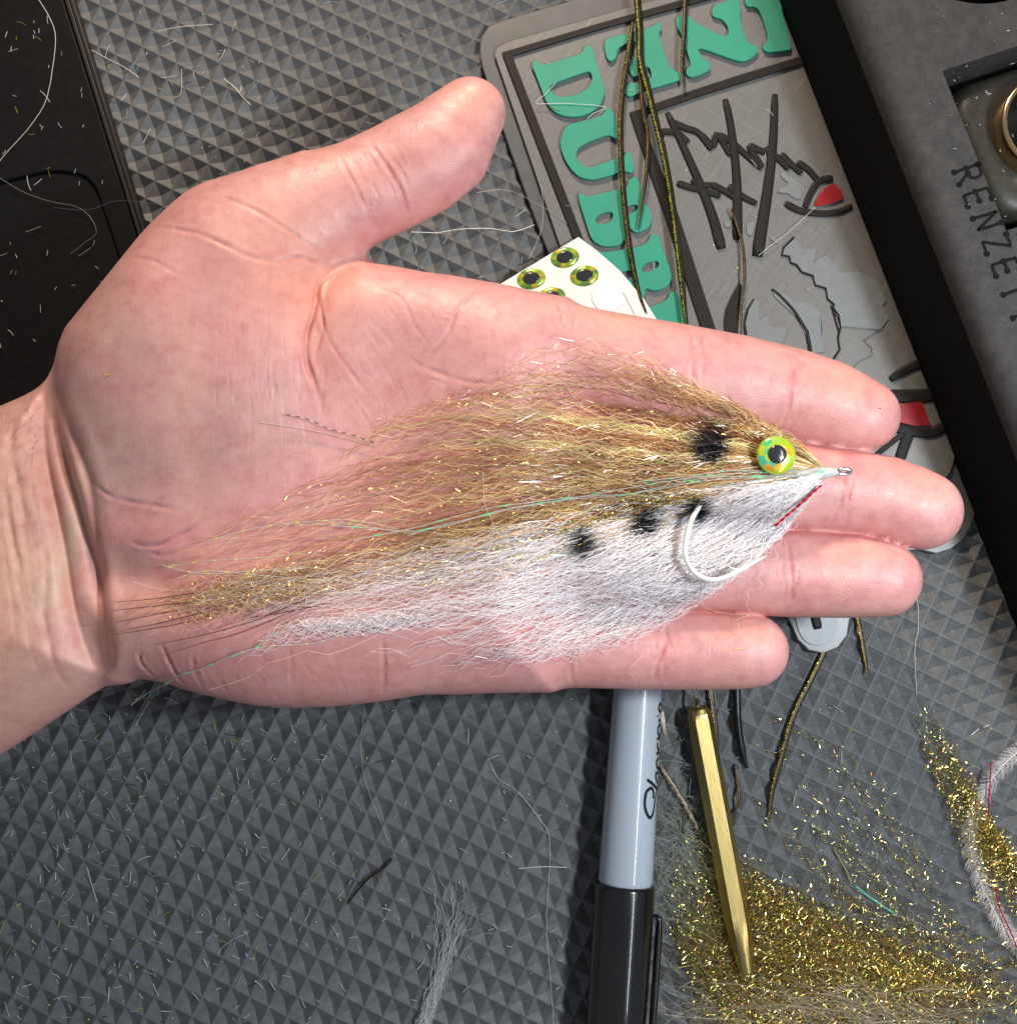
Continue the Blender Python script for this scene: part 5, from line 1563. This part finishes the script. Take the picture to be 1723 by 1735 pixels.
# white marabou strand with red tinsel
fe = thing('fluffy_feather', 'fluffy white marabou feather with red tinsel at the right edge', 'feather')
Pf = resample(np.array([(1745, 1262), (1715, 1282), (1682, 1318), (1662, 1355), (1645, 1400), (1643, 1435), (1657, 1485), (1682, 1540), (1710, 1585), (1740, 1620)], float), 120)
wf = at(Pf[:, 0], Pf[:, 1], np.full(120, 2.0)); V, F = tube(wf, .12, 5); mesh_obj('quill', V, F, simple('pale_quill', (.7, .66, .62), .4), fe, True)
nb = 1700; gi = rng.random(nb) * 118; i0 = gi.astype(int)
base_ = wf[i0] + (wf[i0 + 1] - wf[i0]) * (gi - i0)[:, None]
Tt = wf[i0 + 1] - wf[i0]; Tt /= np.linalg.norm(Tt, axis=1)[:, None]
sdv = np.cross(Tt, [0, 0, 1.0]) * rng.choice([-1, 1], nb)[:, None]
ln_ = rng.uniform(.9, 2.5, nb)[:, None, None]
tt_ = np.linspace(0, 1, 6)[None, :, None]
Wb = base_[:, None] + sdv[:, None] * tt_ * ln_ + Tt[:, None] * (tt_ ** 1.3) * ln_ * rng.uniform(.3, 1.1, (nb, 1, 1)) + np.array([0, 0, 1.0]) * tt_ * rng.normal(0, .6, (nb, 1, 1)) + rng.normal(0, .10, (nb, 6, 3)) * tt_
Wb[..., 2] = np.clip(Wb[..., 2], .1, 4)
build_fibres('down', Wb, np.full((nb, 6, 3), (.92, .88, .88)), .022, M_lint, fe)
for pp in ([(1679, 1292), (1677, 1330), (1674, 1382)], [(1686, 1505), (1694, 1540), (1710, 1575), (1726, 1612)]):
    P = resample(np.array(pp, float), 26); V, F = tube(at(P[:, 0], P[:, 1], 3.4), np.where(np.arange(26) % 2, .22, .12), 5); mesh_obj('red_tinsel', V, F, M_redth, fe)

# ------------------------------------------------------------------ lint and clippings
def lint_field(name, label, n, reg, dens, zf, pal, seed, sc=1.0, glints=0.08):
    g_ = np.random.default_rng(seed); m = MB(); k = 0
    while k < n:
        x = g_.uniform(reg[0], reg[2]); y = g_.uniform(reg[1], reg[3])
        if g_.random() > dens(x, y): continue
        k += 1
        L = min(3.4, g_.gamma(2.0, .62) + .25) * sc; a = g_.uniform(0, math.pi)
        w = at(x, y, 0); z = zf(x, y)
        w = at(x, y, z)
        if g_.random() < glints:
            c_ = np.array([(.3, 1, .3), (.9, 1, .3), (1, .95, .9), (1, .8, .2)][g_.integers(0, 4)]) * .9
            V, F = lathe([(0.01, .2), (.16, .16), (.2, 0.0)], 6, w + [0, 0, .05]); m.add(V, F, c_); continue
        t = np.linspace(-.5, .5, 5); cv = g_.normal(0, .25)
        P = np.stack([w[0] + math.cos(a) * t * L - math.sin(a) * cv * L * (t ** 2), w[1] + math.sin(a) * t * L + math.cos(a) * cv * L * (t ** 2), w[2] + .1 + .05 * np.abs(t)], 1)
        c_ = np.array(pal[g_.choice(len(pal))]) * g_.uniform(.7, 1.1)
        V, F = tube(P, g_.uniform(.045, .085), 4); m.add(V, F, np.clip(c_, 0, 1))
    o = m.build(name, M_lint)
    return tag(o, label, 'lint', kind='stuff')


WH = (.80, .82, .84)
pal_l = [WH] * 8 + [(.6, .65, .7)] * 5 + [(.55, .5, .08)] * 2 + [(.25, .5, .65)] + [(.02, .02, .12)] + [(.02, .02, .02)] * 2
lint_field('lint', 'countless pale fibre clippings scattered over the lower left of the work mat', 620, (0, 1150, 1000, 1735), lambda x, y: math.exp(-((x - 180) / 420) ** 2) * .95 + .12, lambda x, y: 0.0, pal_l, 41)
lint_field('lint', 'fibre clippings scattered over the upper left of the work mat', 150, (150, 0, 860, 480), lambda x, y: .25 + .75 * math.exp(-((x - 330) / 190) ** 2), lambda x, y: 0.0, pal_l, 42, 1.25, .04)
lint_field('lint', 'pale clippings scattered over the flat black case', 62, (0, 30, 190, 680), lambda x, y: 1 if x < 118 + y * .36 - 30 else 0, lambda x, y: 6.0, [WH] * 6 + [(.5, .45, .1)] + [(.5, .6, .7)], 43, 1.15, .07)
lint_field('lint', 'few loose fibre clippings lying on the rubber bar mat', 26, (880, 60, 1380, 540), lambda x, y: 1 if x < 1270 + .3 * y else 0, lambda x, y: ZB + 1.05, [WH, (.5, .5, .1), (.7, .75, .75)], 44, 1.1, .04)
lint_field('lint', 'loose clippings over the right side of the work mat', 80, (1120, 1170, 1723, 1735), lambda x, y: .8, lambda x, y: 0.2, pal_l, 45, 1.2, .1)
lint_field('lint', 'tiny dust specks on the foam tray top', 26, (1560, 20, 1723, 430), lambda x, y: 1 if x > 1500 + .4 * y else 0, lambda x, y: TH + .03, [WH, (.6, .6, .65)], 46, .3, .02)
for i, (x, y, a, l, c_) in enumerate([(181, 635, .0, 1.0, (.75, .5, .05)), (1252, 1100, 0, 2.3, (.75, .68, .2)), (1560, 837, .5, .5, (.9, .7, .6)), (1491, 692, .3, .35, (.06, .03, .03)), (822, 285, -.3, 1.5, (.8, .6, .2)), (643, 710, .2, 1.0, (.85, .8, .8))]):
    w = at(x, y, HZ + 14); z = float(hz(w[0], w[1])); w = at(x, y, z + .1)
    V, F = tube(np.array([w - [math.cos(a) * l / 2, math.sin(a) * l / 2, 0], w, w + [math.cos(a) * l / 2, math.sin(a) * l / 2, 0]]), .09, 5)
    o = mesh_obj('clipping', V, F, M_lint, None, False, {'col': np.tile(c_, (len(V), 1))})
    tag(o, ['tiny orange clipping on the thenar mound near the wrist', 'yellow clipping lying on the little fingertip', 'pale speck on the middle fingertip', 'tiny dark speck on the index fingertip', 'gold clipping on the edge of the thumb pad', 'pale clipping in the palm left of the fly'][i], 'clipping')

threads = [
    ('long white thread curling over the black case at the top left', [(60, -10), (82, 25), (94, 60), (90, 110), (78, 170), (50, 215), (10, 260), (-10, 285)], 6.1, .09, (.7, .7, .7)),
    ('fine dark thread wandering across the black case recess', [(-10, 295), (40, 325), (90, 342), (130, 350), (155, 370), (163, 395), (145, 410), (120, 430)], 6.1, .05, (.35, .35, .33)),
    ('fine blue grey thread crossing from the case onto the mat', [(90, 352), (150, 355), (200, 340), (260, 345), (300, 350)], 6.2, .035, (.2, .25, .35)),
    ('straight white fibre at the top of the mat', [(268, 52), (300, 46), (330, 43), (362, 41)], .15, .09, (.72, .68, .62)),
    ('white fibre slanting down from the case edge', [(152, 82), (180, 98), (208, 112), (236, 131)], .15, .09, (.72, .68, .68)),
    ('white kinked fibre in the upper middle of the mat', [(380, 133), (400, 150), (412, 165), (425, 177)], .15, .08, (.75, .7, .6)),
    ('white bent fibre hanging below the upper middle', [(308, 117), (308, 140), (306, 160), (295, 165)], .15, .07, (.7, .7, .65)),
    ('wavy white thread running right from the thumb joint', [(697, 393), (740, 394), (780, 388), (830, 387), (870, 392), (905, 381)], .2, .09, (.7, .72, .74)),
    ('fine grey loop of thread right of the thumb', [(808, 326), (860, 322), (910, 345), (950, 370), (985, 400), (1010, 425)], 2.8, .05, (.4, .4, .4)),
    ('upright pale thread left of the eye card', [(916, 312), (920, 345), (918, 385), (905, 420), (895, 440)], 2.9, .05, (.6, .6, .6)),
    ('pale zigzag fibre crossing the green letter D', [(941, 140), (925, 158), (909, 175), (960, 175), (1025, 181), (1005, 192), (995, 202)], ZB + 1.15, .07, (.7, .75, .78)),
    ('long white thread running from the red patch across the signature art', [(1382, 350), (1350, 380), (1330, 398), (1300, 420), (1285, 433)], ZB + .95, .06, (.7, .7, .66)),
    ('long white thread hanging below the ring fingertip', [(1551, 990), (1556, 1040), (1555, 1070), (1550, 1095), (1551, 1140), (1553, 1178)], .3, .07, (.62, .66, .68)),
    ('long wavy white thread down the mat left of the marker', [(832, 1295), (845, 1320), (868, 1335), (885, 1350), (905, 1375), (920, 1395), (930, 1415), (932, 1450), (930, 1490), (926, 1560), (929, 1620), (935, 1690), (938, 1745)], .15, .05, (.6, .62, .65)),
    ('straight horizontal white fibre beside the marker', [(879, 1472), (920, 1469), (960, 1470)], .15, .1, (.75, .76, .78)),
    ('white hair drifting down the middle of the mat', [(617, 1205), (612, 1260), (616, 1310), (628, 1350), (640, 1380), (660, 1430)], .15, .04, (.45, .47, .5)),
    ('green iridescent strand above the gold heap', [(1450, 1502), (1470, 1518), (1492, 1533), (1516, 1549)], 1.0, .16, (.1, .8, .45)),
    ('short olive fibre above the green iridescent strand', [(1413, 1436), (1424, 1460), (1436, 1480), (1441, 1497)], .3, .11, (.5, .5, .1)),
    ('yellow fibre beside the bodkin tip on the heap', [(1146, 1641), (1165, 1637), (1183, 1633)], 3.0, .1, (.6, .55, .12)),
    ('forked white fibre just below the wrist', [(254, 1187), (244, 1205), (236, 1218), (230, 1230)], .15, .08, (.65, .68, .7)),
    ('long pale fibre beside the feather sliver, lower left of the marker', [(148, 1470), (156, 1500), (165, 1528)], .15, .08, (.65, .68, .7)),
    ('slanting pale fibre below the lower left middle of the mat', [(368, 1615), (390, 1595), (410, 1585), (422, 1578)], .15, .06, (.6, .62, .65)),
]
for lab, pts, z, r, c_ in threads:
    n = len(pts) * 8; P = resample(np.array(pts, float), n); w = at(P[:, 0], P[:, 1], z)
    w[:, :2] += rng.normal(0, .03, (n, 2)); w[:, 2] += .1 + np.abs(rng.normal(0, .03, n))
    V, F = tube(w, r, 5)
    o = mesh_obj('thread', V, F, M_lint, None, False, {'col': np.tile(c_, (len(V), 1))})
    tag(o, lab, 'thread')

# sparse fine hair on the wrist
g_ = np.random.default_rng(77); Wh = []
for i in range(60):
    if i < 25: x, y = g_.uniform(0, 60), g_.uniform(690, 760) - 0
    elif i < 45: x, y = g_.uniform(0, 110), g_.uniform(1170, 1235)
    else: x, y = g_.uniform(0, 60), g_.uniform(760, 900)
    a = g_.normal(-1.0 if y < 1000 else 2.2, .5); L = g_.uniform(10, 30)
    t = np.linspace(0, 1, 8); xx = x + np.cos(a) * t * L; yy = y + np.sin(a) * t * L + g_.normal(0, 9) * t ** 2
    w = at(xx, yy, HZ + 10); z = hz(w[:, 0], w[:, 1]) + .05 + .3 * t
    Wh.append(at(xx, yy, z))
Wh = np.array(Wh)
build_fibres('arm_hair', Wh, np.full(Wh.shape, (.14, .085, .06)), .024, M_lint, hand)
